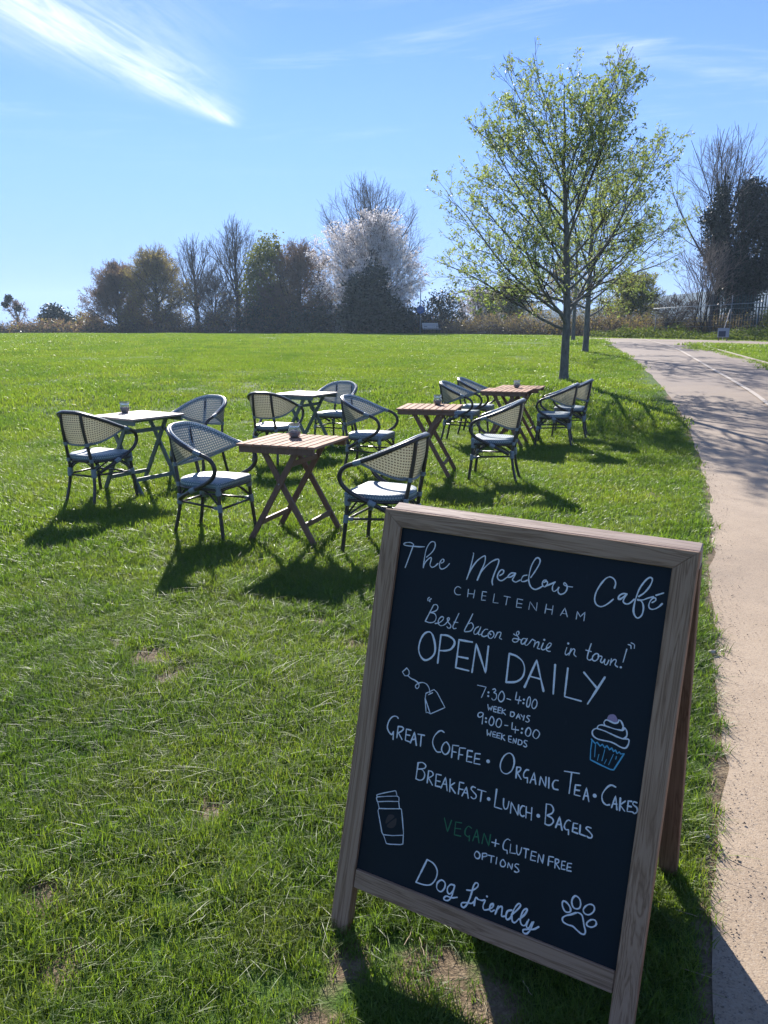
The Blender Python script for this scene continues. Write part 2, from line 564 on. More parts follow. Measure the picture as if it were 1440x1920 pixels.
def mat_ground():
    m, t = material("meadow_ground")
    p = t.n('ShaderNodeNewGeometry').outputs['Position']
    att = t.n('ShaderNodeAttribute', attribute_name='bare').outputs['Fac']
    big = t.noise(p, 0.12, 4, 0.6); mid = t.noise(t.vec(p, (1, 1, 1), (7, 3, 0)), 0.9, 5, 0.65); fin = t.noise(p, 14.0, 6, 0.7); vf = t.noise(p, 90.0, 3, 0.7)
    grass = t.ramp(t.math('MULTIPLY_ADD', fin, 0.5, t.math('MULTIPLY', mid, 0.5)), [(0.32, (0.024, 0.055, 0.010)), (0.5, (0.06, 0.12, 0.018)), (0.68, (0.095, 0.165, 0.028))])
    grass = t.mix(t.maprange(big, 0.35, 0.65, 0, 0.5), grass, (0.075, 0.105, 0.022))
    soil = t.ramp(t.math('MULTIPLY_ADD', vf, 0.5, t.math('MULTIPLY', fin, 0.5)), [(0.3, (0.07, 0.048, 0.03)), (0.5, (0.17, 0.125, 0.08)), (0.7, (0.30, 0.24, 0.16))])
    k = t.maprange(t.math('ADD', att, t.math('MULTIPLY', t.math('SUBTRACT', fin, 0.5), 0.9)), 0.25, 0.6, 0, 1, True)
    c = t.mix(k, grass, soil)
    b = t.n('ShaderNodeBsdfPrincipled', {'Base Color': c, 'Roughness': 0.9, 'Specular IOR Level': 0.15,
                                         'Normal': t.bump(t.math('ADD', fin, t.math('MULTIPLY', vf, 0.4)), 0.8, 0.03)})
    t.out(b.outputs[0])
    return m


def bare_amount(x, y):
    a = np.zeros_like(x)
    for bx, by, br in BARE:
        a = np.maximum(a, np.exp(-((x - bx) ** 2 + (y - by) ** 2) / (1.2 * br) ** 2))
    # worn fringe beside the path
    d = np.full(x.shape, 9.0)
    near = (y < 16) & (y > -1)
    if near.any():
        xe = np.interp(y[near], _PL[:, 1], _PL[:, 0])
        d[near] = xe - x[near]
    fr = np.clip(1 - np.abs(d - 0.0) / 0.10, 0, 1)
    a = np.maximum(a, fr * 0.8)
    n = hash_noise(x, y, 0.45, 3) * 0.6 + hash_noise(x, y, 0.17, 4) * 0.4
    a = np.maximum(a, np.clip((n - 0.72) * 3, 0, 0.6) * (np.hypot(x, y) < 9))
    return np.clip(a, 0, 1)


def build_ground():
    r = np.concatenate([np.linspace(0.05, 6, 75), np.linspace(6.12, 20, 95), np.linspace(20.5, 100, 150), np.geomspace(103, 900, 30)])
    n = 480
    an = np.arange(n) / n * 2 * math.pi
    X = np.outer(r, np.cos(an)); Y = np.outer(r, np.sin(an))
    Z = terr(X, Y)
    D = np.hypot(X, Y)
    und = (hash_noise(X, Y, 2.3, 1) - 0.5) * 0.05 + (hash_noise(X, Y, 7.0, 2) - 0.5) * 0.10
    und *= np.clip((D - 12) / 15, 0, 1) * np.clip((140 - D) / 40, 0, 1)
    pth = ~on_path(X, Y)
    xe = np.interp(Y, _PL[:, 1], _PL[:, 0])
    away = np.clip((xe - X - 0.6) / 1.5, 0, 1)
    Z = Z + und * away * pth
    V = np.stack([X, Y, Z], -1).reshape(-1, 3)
    i, j = np.meshgrid(np.arange(len(r) - 1), np.arange(n), indexing='ij')
    a = i * n + j; b = i * n + (j + 1) % n
    F = np.stack([a, a + n, b + n, b], -1).reshape(-1, 4)
    mb = MB(); mb.add(V, F)
    o = mb.build("ground", mat_ground(), smooth=True)
    at = o.data.attributes.new("bare", 'FLOAT', 'POINT')
    at.data.foreach_set("value", bare_amount(V[:, 0], V[:, 1]).astype(np.float32))
    tag(o, None, kind='structure')
    return o


def mat_path():
    m, t = material("buff_tarmac")
    p = t.n('ShaderNodeNewGeometry').outputs['Position']
    sx = t.n('ShaderNodeSeparateXYZ', {0: p})
    big = t.noise(p, 0.35, 4, 0.6); mid = t.noise(p, 3.0, 5, 0.65)
    grit = t.n('ShaderNodeTexVoronoi', {'Vector': p, 'Scale': 210.0}).outputs['Distance']
    gritc = t.n('ShaderNodeTexVoronoi', {'Vector': p, 'Scale': 210.0}).outputs['Color']
    gs = t.n('ShaderNodeSeparateColor', {0: gritc}).outputs[0]
    sp = t.noise(p, 75.0, 5, 0.78); stain = t.noise(t.vec(p, (1, 1, 1), (5, 9, 0)), 0.9, 5, 0.65)
    base = t.ramp(t.math('MULTIPLY_ADD', big, 0.6, t.math('MULTIPLY', mid, 0.4)), [(0.3, (0.24, 0.175, 0.12)), (0.5, (0.32, 0.24, 0.165)), (0.7, (0.40, 0.31, 0.22))])
    base = t.mix(t.maprange(sp, 0.56, 0.66, 0, 0.75), base, (0.075, 0.058, 0.048))
    base = t.mix(t.maprange(gs, 0.6, 1.0, 0, 0.35), base, (0.42, 0.36, 0.29))
    base = t.mix(t.maprange(gs, 0.0, 0.22, 0.45, 0.0), base, (0.12, 0.095, 0.08))
    base = t.mix(t.maprange(stain, 0.5, 0.72, 0, 0.38), base, (0.15, 0.115, 0.09))
    # blends to a greyer, darker tone further up, in uneven bands
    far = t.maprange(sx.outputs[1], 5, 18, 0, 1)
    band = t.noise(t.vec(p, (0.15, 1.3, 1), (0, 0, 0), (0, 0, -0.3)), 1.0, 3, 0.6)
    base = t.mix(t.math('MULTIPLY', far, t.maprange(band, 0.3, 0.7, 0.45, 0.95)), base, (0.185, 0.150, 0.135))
    b = t.n('ShaderNodeBsdfPrincipled', {'Base Color': base, 'Roughness': 0.8, 'Specular IOR Level': 0.3,
                                         'Normal': t.bump(t.math('MULTIPLY_ADD', grit, -0.6, sp), 0.4, 0.003)})
    t.out(b.outputs[0])
    return m


def mat_line():
    m, t = material("worn_white_line")
    p = t.n('ShaderNodeNewGeometry').outputs['Position']
    n1 = t.noise(p, 22.0, 5, 0.75)
    c = t.ramp(n1, [(0.36, (0.30, 0.25, 0.2)), (0.46, (0.40, 0.335, 0.275)), (0.7, (0.48, 0.415, 0.35))])
    t.out(t.n('ShaderNodeBsdfPrincipled', {'Base Color': c, 'Roughness': 0.7}).outputs[0])
    return m


ground = build_ground()
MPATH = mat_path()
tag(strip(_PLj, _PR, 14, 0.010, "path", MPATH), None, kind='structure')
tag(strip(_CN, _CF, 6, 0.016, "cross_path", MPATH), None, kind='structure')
_W = dens(WHITE, 90)
_wd = np.gradient(_W, axis=0); _wd /= np.linalg.norm(_wd, axis=1, keepdims=True)
_wn = np.c_[_wd[:, 1], -_wd[:, 0]]
tag(strip(_W - _wn * 0.045, _W + _wn * 0.045, 2, 0.026, "path_marking", mat_line()), None, kind='structure')


def edging(A, name):
    """low concrete edging along the far side of the path"""
    mb = MB()
    d = np.gradient(A, axis=0); d /= np.linalg.norm(d, axis=1, keepdims=True)
    n_ = np.c_[d[:, 1], -d[:, 0]]
    prof = [(0.0, -0.05), (0.0, 0.055), (0.006, 0.06), (0.054, 0.06), (0.06, 0.055), (0.06, -0.05)]
    V = []
    for s_, h in prof:
        q = A + n_ * s_
        V.append(np.c_[q, terr(q[:, 0], q[:, 1]) + h])
    V = np.stack(V, 1)
    N, K = V.shape[:2]
    i, j = np.meshgrid(np.arange(N - 1), np.arange(K - 1), indexing='ij')
    a = i * K + j
    mb.add(V.reshape(-1, 3), np.stack([a, a + 1, a + K + 1, a + K], -1).reshape(-1, 4))
    return mb.build(name, mat_plain("pale_concrete", (0.29, 0.25, 0.20), 0.85, scale=6))


tag(edging(np.vstack([_PR[40:-2]]), "kerb"), None, kind='structure')

# hills beyond the trees, right of the meadow
def build_hills():
    az = np.radians(np.linspace(8, 80, 90))
    R0 = 640.0
    h = 20 + 17 * np.clip((np.degrees(az) - 10) / 14, 0, 1) + 2.5 * np.sin(az * 17) + 1.5 * np.sin(az * 41 + 1)
    mb = MB(); V = []
    for f, k in ((0.80, 0.0), (0.86, 0.35), (0.93, 0.75), (1.0, 1.0), (1.08, 0.9), (1.3, 0.0)):
        V.append(np.c_[np.sin(az) * R0 * f, np.cos(az) * R0 * f, h * k - 4])
    V = np.stack(V); K = len(az)
    i, j = np.meshgrid(np.arange(len(V) - 1), np.arange(K - 1), indexing='ij')
    a = i * K + j
    mb.add(V.reshape(-1, 3), np.stack([a, a + 1, a + K + 1, a + K], -1).reshape(-1, 4))
    m, t = material("hill_woods")
    p = t.n('ShaderNodeNewGeometry').outputs['Position']
    n1 = t.noise(p, 0.05, 6, 0.7)
    c = t.ramp(n1, [(0.35, (0.035, 0.045, 0.05)), (0.55, (0.06, 0.07, 0.065)), (0.7, (0.09, 0.11, 0.08))])
    t.out(t.n('ShaderNodeBsdfPrincipled', {'Base Color': c, 'Roughness': 1.0, 'Specular IOR Level': 0.0}).outputs[0])
    tag(mb.build("hills", m, smooth=True), None, kind='structure')


build_hills()


# ------------------------------------------------------------------ grass (uncountable: one object)
def mat_grass(name, cols, trans, rough, spec, tint, patch, pscale):
    """like mat_leaf, with the lawn's own mixture: fresh lush tufts, yellowed and straw-coloured areas"""
    m, t = material(name)
    geo = t.n('ShaderNodeNewGeometry')
    p = geo.outputs['Position']
    k = t.math('FRACT', t.math('ADD', geo.outputs['Random Per Island'], t.n('ShaderNodeObjectInfo').outputs['Random']))
    c = t.ramp(k, [(i / (len(cols) - 1), c_) for i, c_ in enumerate(cols)])
    n1 = t.noise(p, pscale, 4, 0.6); n2 = t.noise(t.vec(p, (1, 1, 1), (31, 7, 0)), pscale * 2.6, 3, 0.6); n3 = t.noise(t.vec(p, (1, 1, 1), (3, 17, 0)), 0.16, 3, 0.5)
    c = t.mix(t.maprange(n1, 0.42, 0.62, 0, patch), c, tint)
    c = t.mix(t.maprange(n2, 0.52, 0.70, 0, 0.35), c, (0.20, 0.20, 0.065))
    c = t.mix(t.maprange(n3, 0.40, 0.62, 0, 0.4), c, (0.13, 0.205, 0.028))
    d = t.n('ShaderNodeBsdfPrincipled', {'Base Color': c, 'Roughness': rough, 'Specular IOR Level': spec})
    tr = t.n('ShaderNodeBsdfTranslucent', {'Color': t.mix(1.0, c, (1.35, 1.35, 0.55), 'MULTIPLY')})
    t.out(t.n('ShaderNodeMixShader', {0: trans, 1: d.outputs[0], 2: tr.outputs[0]}).outputs[0])
    return m


def build_grass():
    rng = np.random.default_rng(11)
    gcol = bpy.data.collections.new("grass_tufts")
    COLS = [(0.088, 0.15, 0.026), (0.155, 0.235, 0.036), (0.21, 0.285, 0.05), (0.105, 0.175, 0.028), (0.23, 0.235, 0.08)]
    M = [mat_grass("grass_blade", COLS, trans=0.55, rough=0.44, spec=0.33, tint=(0.055, 0.125, 0.028), patch=0.8, pscale=0.9)]
    M2 = [mat_grass("lawn_blade", COLS, trans=0.58, rough=0.40, spec=0.32, tint=(0.065, 0.138, 0.030), patch=0.7, pscale=0.7)]
    spec = [  # radius, blades, height lo/hi, blade width, segments, lean, variants
        (0.055, 56, 0.018, 0.055, 0.0026, 4, 0.8, 8),
        (0.11, 46, 0.022, 0.062, 0.0050, 3, 0.7, 6),
        (0.26, 60, 0.025, 0.07, 0.010, 2, 0.6, 5),
        (0.55, 70, 0.03, 0.085, 0.020, 2, 0.55, 4),
        (0.06, 64, 0.04, 0.085, 0.0027, 5, 0.85, 5)]       # taller tussocks
    first = []
    cnt = 0
    for si, (R, nb, h0, h1, bw, K, lean, nv) in enumerate(spec):
        first.append(cnt)
        for v in range(nv):
            rr = R * np.sqrt(rng.random(nb)) * (0.6 if si == 4 else 1.0); aa = rng.random(nb) * 2 * math.pi
            base = np.c_[rr * np.cos(aa), rr * np.sin(aa)]
            H = h0 + (h1 - h0) * rng.random(nb) ** 1.3
            ln = np.abs(rng.normal(0, lean, nb)) + 0.15
            la = rng.random(nb) * 2 * math.pi
            fa = la + math.pi / 2 + rng.normal(0, 0.5, nb)
            mb = MB(); V = []
            for k in range(K + 1):
                s = k / K
                off = ln * H * s ** 1.8
                z = H * s * (1 - 0.25 * np.minimum(ln, 1.6) * s)
                c = np.c_[base[:, 0] + off * np.cos(la), base[:, 1] + off * np.sin(la), np.maximum(z, 0.002 * k) - 0.006 * (k == 0)]
                wd = bw * (1 - s ** 2.2) * (0.7 + 0.6 * rng.random(nb)) * 0.5 + bw * 0.04
                dv = np.c_[np.cos(fa) * wd, np.sin(fa) * wd, np.zeros(nb)]
                V += [c - dv, c + dv]
            V = np.stack(V, 1)
            F = np.array([[2 * k, 2 * k + 1, 2 * k + 3, 2 * k + 2] for k in range(K)])
            Fa = (np.arange(nb)[:, None, None] * (2 * (K + 1)) + F[None]).reshape(-1, 4)
            mb.add(V.reshape(-1, 3), Fa)
            o = mb.build("tuft_%02d" % cnt, M if si in (0, 4) else M2, smooth=True)
            COL.objects.unlink(o); gcol.objects.link(o)
            cnt += 1
    nv = [s[7] for s in spec]

    def scatter(r0, r1, density, amax):
        A = 0.5 * (r1 ** 2 - r0 ** 2) * 2 * amax
        n = int(A * density)
        r = np.sqrt(r0 ** 2 + (r1 ** 2 - r0 ** 2) * rng.random(n)); a = (rng.random(n) * 2 - 1) * amax
        return r * np.sin(a), r * np.cos(a)

    P = []; IDX = []; SC = []
    zones = [(0, 0.9, 5.8, 900, rad(40)), (1, 3.6, 14.5, 210, rad(37)), (2, 10.5, 37, 30, rad(35)), (3, 25, 84, 6, rad(34)), (4, 0.9, 7.0, 42, rad(40))]
    for z, r0, r1, de, am in zones:
        x, y = scatter(r0, r1, de, am)
        b = bare_amount(x, y)
        grow_n = hash_noise(x, y, 0.35, 21) * 0.6 + hash_noise(x, y, 0.12, 22) * 0.4
        keep = (rng.random(len(x)) > b * 1.15)
        if z in (0, 1):
            keep &= rng.random(len(x)) < 0.55 + 0.8 * grow_n
        if z == 4:
            keep &= (grow_n > 0.58) | (rng.random(len(x)) < 0.06)
        rr_ = np.hypot(x, y); u_ = rng.random(len(x))
        f0 = np.clip((rr_ - (0, 3.6, 10.5, 25, 0)[z]) / (.1, 1.8, 3.5, 10, .1)[z], 0, 1)
        f1 = np.clip(((5.8, 14.5, 37, 91, 7)[z] - rr_) / (1.6, 3.5, 8, 1, 2)[z], 0, 1)
        keep &= u_ < np.minimum(f0, f1)
        # ragged path edge
        jx = x + rng.normal(0, 0.018, len(x)) + (0.03, 0.08, 0.2, 0.45, 0.05)[z]
        keep &= ~on_path(jx, y)
        x, y = x[keep], y[keep]
        gn = hash_noise(x, y, 0.5, 23) * 0.6 + hash_noise(x, y, 1.7, 24) * 0.4
        s = np.minimum((0.5 + 1.05 * gn) * rng.uniform(0.8, 1.25, len(x)), 1.45)
        D = np.hypot(x, y)
        if z in (2, 3):
            s *= 0.55 + 0.9 * (0.5 * hash_noise(x, y, 1.1, 31) + 0.5 * hash_noise(x, y * 1.6, 3.4, 32))
        und = ((hash_noise(x, y, 2.3, 1) - 0.5) * 0.05 + (hash_noise(x, y, 7.0, 2) - 0.5) * 0.10) * np.clip((D - 12) / 15, 0, 1)
        xe = np.interp(y, _PL[:, 1], _PL[:, 0])
        und *= np.clip((xe - x - 0.6) / 1.5, 0, 1)
        P.append(np.c_[x, y, terr(x, y) + und]); SC.append(s)
        IDX.append(first[z] + rng.integers(0, nv[z], len(x)))
    P = np.concatenate(P); IDX = np.concatenate(IDX).astype(np.int32); SC = np.concatenate(SC).astype(np.float32)
    me = bpy.data.meshes.new("grass")
    me.vertices.add(len(P)); me.vertices.foreach_set("co", P.ravel())
    me.attributes.new("idx", 'INT', 'POINT').data.foreach_set("value", IDX)
    me.attributes.new("scl", 'FLOAT', 'POINT').data.foreach_set("value", SC)
    me.attributes.new("ang", 'FLOAT', 'POINT').data.foreach_set("value", (rng.random(len(P)) * 6.283).astype(np.float32))
    me.materials.append(M[0])
    o = bpy.data.objects.new("grass", me); COL.objects.link(o)
    ng = bpy.data.node_groups.new("grass_scatter", 'GeometryNodeTree')
    ng.interface.new_socket("Geometry", in_out='INPUT', socket_type='NodeSocketGeometry')
    ng.interface.new_socket("Geometry", in_out='OUTPUT', socket_type='NodeSocketGeometry')
    N_, Lk = ng.nodes, ng.links
    gi = N_.new('NodeGroupInput'); go = N_.new('NodeGroupOutput')
    ci = N_.new('GeometryNodeCollectionInfo'); ci.inputs['Collection'].default_value = gcol
    ci.inputs['Separate Children'].default_value = True; ci.inputs['Reset Children'].default_value = True
    ip = N_.new('GeometryNodeInstanceOnPoints'); ip.inputs['Pick Instance'].default_value = True

    def named(nm, ty):
        a = N_.new('GeometryNodeInputNamedAttribute'); a.data_type = ty; a.inputs['Name'].default_value = nm
        return a.outputs['Attribute']
    cxyz = N_.new('ShaderNodeCombineXYZ'); Lk.new(named('ang', 'FLOAT'), cxyz.inputs[2])
    e2r = N_.new('FunctionNodeEulerToRotation'); Lk.new(cxyz.outputs[0], e2r.inputs[0])
    Lk.new(gi.outputs[0], ip.inputs['Points']); Lk.new(ci.outputs[0], ip.inputs['Instance'])
    Lk.new(named('idx', 'INT'), ip.inputs['Instance Index']); Lk.new(e2r.outputs[0], ip.inputs['Rotation'])
    Lk.new(named('scl', 'FLOAT'), ip.inputs['Scale'])
    Lk.new(ip.outputs[0], go.inputs[0])
    md = o.modifiers.new("scatter", 'NODES'); md.node_group = ng
    tag(o, "short mown meadow grass with tussocks and worn patches", 'grass', kind='stuff')
    print("grass points", len(P))


build_grass()


# ------------------------------------------------------------------ cafe furniture
M_TUBE = mat_plain("dark_cane_tube", (0.040, 0.031, 0.028), 0.32, spec=0.5, var=0.35, scale=30, bump=0.05)
M_BIND = mat_plain("blue_grey_binding", (0.20, 0.235, 0.25), 0.45, var=0.2, scale=60, bump=0.5)
M_FRONT = mat_weave("blue_white_weave", (0.15, 0.28, 0.42), (0.80, 0.85, 0.86), 50.0, 'dots', 0.5)
M_BACK = mat_weave("cream_brown_weave", (0.66, 0.54, 0.34), (0.13, 0.075, 0.035), 44.0, 'brick', 0.45)
M_SEAT = mat_weave("seat_weave", (0.11, 0.175, 0.215), (0.40, 0.42, 0.41), 50.0, 'dots', 0.03, 0.2)
M_TW_BROWN = mat_wood("red_brown_slat", (0.21, 0.112, 0.068), (0.31, 0.172, 0.112), (0.39, 0.235, 0.16), axis=1, rough=0.75, spec=0.15)
M_LW_BROWN = mat_wood("red_brown_leg", (0.115, 0.06, 0.037), (0.175, 0.093, 0.06), (0.235, 0.13, 0.088), axis=2, rough=0.55)
M_TW_GREY = mat_wood("bleached_slat", (0.29, 0.21, 0.17), (0.38, 0.285, 0.235), (0.46, 0.355, 0.30), axis=0, rough=0.55, spec=0.3)
M_LW_GREY = mat_plain("sage_paint", (0.115, 0.145, 0.125), 0.55, var=0.2, scale=18)
M_METAL = mat_plain("dull_steel", (0.45, 0.45, 0.44), 0.4, metal=0.9, var=0.1)


def seat_outline(w=0.225, yf=0.215, yb=-0.225, n=14):
    """D-shaped seat seen from above: straight front, rounded back"""
    pts = []
    c = 0.035
    for a in np.linspace(0, math.pi / 2, 5):          # front right corner
        pts.append((w - c + c * math.cos(a), yf - c + c * math.sin(a)))
    for a in np.linspace(math.pi / 2, math.pi, 5):
        pts.append((-w + c + c * math.cos(a), yf - c + c * math.sin(a)))
    for a in np.linspace(math.pi, 2 * math.pi, 2 * n + 1):
        ca, sa = math.cos(a), math.sin(a)
        pts.append((w * 0.985 * math.copysign(abs(ca) ** 0.8, ca), -0.02 + (abs(yb) - 0.02) * -abs(sa) ** 0.85))
    return np.array(pts[:-1] if abs(pts[-1][0] - pts[0][0]) < 1e-6 else pts)


def rail_points():
    half = [(0, -0.300, 0.835), (0.085, -0.292, 0.833), (0.165, -0.258, 0.815), (0.225, -0.195, 0.785), (0.262, -0.11, 0.747), (0.278, -0.01, 0.705),
            (0.284, 0.08, 0.672), (0.284, 0.145, 0.650), (0.281, 0.190, 0.620), (0.277, 0.212, 0.575), (0.272, 0.205, 0.528), (0.266, 0.165, 0.480),
            (0.257, 0.09, 0.437), (0.244, 0.0, 0.395), (0.222, -0.09, 0.350), (0.185, -0.175, 0.300)]
    right = catmull(half, 5)
    left = right[1:][::-1] * np.array([-1, 1, 1])
    return np.vstack([left, right]), right


def make_chair(label, group):
    root = thing("rattan_armchair", label, "chair", group=group)
    full, right = rail_points()
    # --- seat
    ol = seat_outline()
    cen = ol.mean(0)
    rings = [(0.86, 0.408), (0.985, 0.410), (1.0, 0.418), (1.0, 0.440), (0.985, 0.449), (0.95, 0.453), (0.7, 0.452), (0.35, 0.447), (0.02, 0.446)]
    V = []; 
    for s, z in rings:
        q = cen + (ol - cen) * s
        V.append(np.c_[q, np.full(len(q), z)])
    V = np.stack(V); K, n = V.shape[:2]
    i, j = np.meshgrid(np.arange(K - 1), np.arange(n), indexing='ij')
    a = i * n + j; b = i * n + (j + 1) % n
    F = np.stack([a, b, b + n, a + n], -1).reshape(-1, 4)
    Vf = V.reshape(-1, 3)
    per = np.r_[0, np.cumsum(np.linalg.norm(np.diff(ol, axis=0), axis=1))]
    uv = Vf[:, :2].copy()
    uvw = np.c_[np.tile(per, K), Vf[:, 2]]
    mb = MB()
    top = (a.reshape(-1) // n) >= 4
    mb.add(Vf, F[top], 0, uv)
    mb.add(Vf, F[~top], 0, uvw)
    mb.build("seat", M_SEAT, root, smooth=True)
    # --- frame under the seat
    mb = MB()
    q = cen + (ol - cen) * 0.96
    ring = np.c_[q, np.full(len(q), 0.398)]
    ring = np.vstack([ring, ring[:1]])
    mb.tube(ring, 0.0125, 8, cap=False)
    mb.build("seat_frame", M_TUBE, root, smooth=True)
    # --- legs
    for s in (1, -1):
        mb = MB()
        mb.tube(catmull([(s * 0.205, 0.185, 0.415), (s * 0.212, 0.195, 0.28), (s * 0.225, 0.225, 0.0)], 6), 0.0145, 10)
        mb.build("front_leg", M_TUBE, root, smooth=True)
        mb = MB()
        mb.tube(catmull([(s * 0.118, -0.280, 0.820), (s * 0.122, -0.262, 0.66), (s * 0.134, -0.218, 0.42), (s * 0.140, -0.205, 0.30), (s * 0.152, -0.222, 0.16), (s * 0.168, -0.262, 0.0)], 6), 0.0145, 10)
        mb.build("rear_leg", M_TUBE, root, smooth=True)
    # --- arm rail: one tube round the back, over the arms and down to the rear legs
    mb = MB(); mb.tube(full, 0.0158, 10)
    mb.build("arm_rail", M_TUBE, root, smooth=True)
    # woven lip on the inside of the back rail
    nb = 5 * 6 + 1
    br = right[:nb]; bl = br[1:][::-1] * np.array([-1, 1, 1])
    back = np.vstack([bl, br])
    inn = back.copy(); inn[:, :2] *= 0.955; inn[:, 2] += 0.008
    mb = MB(); mb.tube(inn, 0.0135, 8, uvs=True)
    mb.build("woven_lip", M_FRONT, root, smooth=True)
    # --- back panel: curved shell, blue-white inside, cream outside
    nu = len(inn); nv_ = 9
    tpar = np.linspace(-1, 1, nu)
    low = catmull([(-0.262, 0.075, 0.672), (-0.240, -0.06, 0.612), (-0.185, -0.165, 0.566), (-0.10, -0.222, 0.548), (0, -0.240, 0.545),
                   (0.10, -0.222, 0.548), (0.185, -0.165, 0.566), (0.240, -0.06, 0.612), (0.262, 0.075, 0.672)], 10)
    li = np.linspace(0, len(low) - 1, nu)
    low = np.stack([np.interp(li, np.arange(len(low)), low[:, k]) for k in range(3)], 1)
    s = np.linspace(0, 1, nv_)[:, None, None]
    S1 = inn[None] * (1 - s) + low[None] * s
    S1[..., 1] -= 0.018 * np.sin(math.pi * s[..., 0]) * (1 - np.abs(tpar)[None]) ** 0.5
    # normals
    du = np.gradient(S1, axis=1); dv = np.gradient(S1, axis=0)
    nn = np.cross(du, dv); nn /= np.linalg.norm(nn, axis=2, keepdims=True) + 1e-9
    mid_n = nn[nv_ // 2, nu // 2]
    if mid_n[1] < 0: nn = -nn                      # face the sitter (+y)
    arc = np.r_[0, np.cumsum(np.linalg.norm(np.diff(inn, axis=0), axis=1))]; arc -= arc.mean()
    uvp = np.stack([np.broadcast_to(arc[None] , (nv_, nu)), np.broadcast_to(np.linspace(0.29, 0, nv_)[:, None], (nv_, nu))], -1)
    # keep v in metres from the real height of each column
    hgt = np.linalg.norm(inn - low, axis=1)
    uvp = np.stack([uvp[..., 0], (1 - s[..., 0]) * hgt[None]], -1).reshape(-1, 2)
    i, j = np.meshgrid(np.arange(nv_ - 1), np.arange(nu - 1), indexing='ij')
    a = i * nu + j
    F = np.stack([a, a + 1, a + nu + 1, a + nu], -1).reshape(-1, 4)
    mb = MB()
    mb.add((S1 + nn * 0.0025).reshape(-1, 3), F, 0, uvp)
    mb.add((S1 - nn * 0.0025).reshape(-1, 3), F[:, ::-1], 1, uvp)
    mb.build("back_panel", [M_FRONT, M_BACK], root, smooth=True)
    # binding along the lower edge of the panel
    mb = MB(); mb.tube(low, 0.0095, 8)
    # wraps at the joints
    def wrap(c, d, r=0.0205, h=0.05):
        c = np.array(c, float); d = np.array(d, float); d /= np.linalg.norm(d)
        k = 5
        P = np.array([c + d * h * (t - 0.5) for t in np.linspace(0, 1, k * 2)])
        R = np.array([r * (1.0 if q_ % 2 else 0.965) for q_ in range(k * 2)])
        mb.tube(P, R, 10)
    for s_ in (1, -1):
        wrap((s_ * 0.205, 0.186, 0.395), (0, 0.05, -1), 0.023, 0.075)
        wrap((s_ * 0.2135, 0.198, 0.262), (s_ * 0.05, 0.1, -1), 0.0195, 0.055)
        wrap((s_ * 0.142, -0.205, 0.292), (s_ * 0.05, -0.05, -1), 0.024, 0.075)
        wrap((s_ * 0.135, -0.216, 0.405), (0, 0.1, -1), 0.0195, 0.03)
        wrap((s_ * 0.242, -0.01, 0.391), (0.1 * s_, 0.9, 0.42), 0.0225, 0.05)
        wrap((s_ * 0.2835, 0.075, 0.6735), (0, 0.95, -0.3), 0.0195, 0.06)
        wrap((s_ * 0.127, -0.243, 0.552), (0, 0.15, -1), 0.0185, 0.028)
        # thin tie from the arm down to the back post
        mb.tube([(s_ * 0.272, 0.06, 0.672), (s_ * 0.20, -0.09, 0.610), (s_ * 0.130, -0.24, 0.556)], 0.005, 6)
        # stretcher wraps run a little way along the side bar
        mb.tube([(s_ * 0.213, 0.195, 0.262), (s_ * 0.203, 0.145, 0.262)], 0.0135, 8)
    mb.build("binding", M_BIND, root, smooth=True)
    # --- stretchers and arched braces
    for a_, b_ in (((0.213, 0.195, 0.262), (0.143, -0.205, 0.275)), ((-0.213, 0.195, 0.262), (-0.143, -0.205, 0.275)),
                   ((0.213, 0.196, 0.255), (-0.213, 0.196, 0.255)), ((0.143, -0.206, 0.265), (-0.143, -0.206, 0.265))):
        mb = MB(); mb.tube([a_, b_], 0.009, 8); mb.build("stretcher", M_TUBE, root, smooth=True)
    mb = MB()
    for s_ in (1, -1):
        mb.tube(catmull([(s_ * 0.212, 0.192, 0.285), (s_ * 0.15, 0.165, 0.345), (s_ * 0.06, 0.15, 0.390)], 6), 0.0075, 6)
        mb.tube(catmull([(s_ * 0.212, 0.185, 0.285), (s_ * 0.19, 0.11, 0.345), (s_ * 0.18, 0.03, 0.392)], 6), 0.0075, 6)
        mb.tube(catmull([(s_ * 0.142, -0.200, 0.305), (s_ * 0.16, -0.12, 0.355), (s_ * 0.17, -0.04, 0.392)], 6), 0.0075, 6)
        mb.tube(catmull([(s_ * 0.140, -0.202, 0.305), (s_ * 0.10, -0.195, 0.355), (s_ * 0.03, -0.19, 0.392)], 6), 0.0075, 6)
    mb.build("brace", M_TUBE, root, smooth=True)
    return root


def facing(fx, fy):
    return math.atan2(-fx, fy)


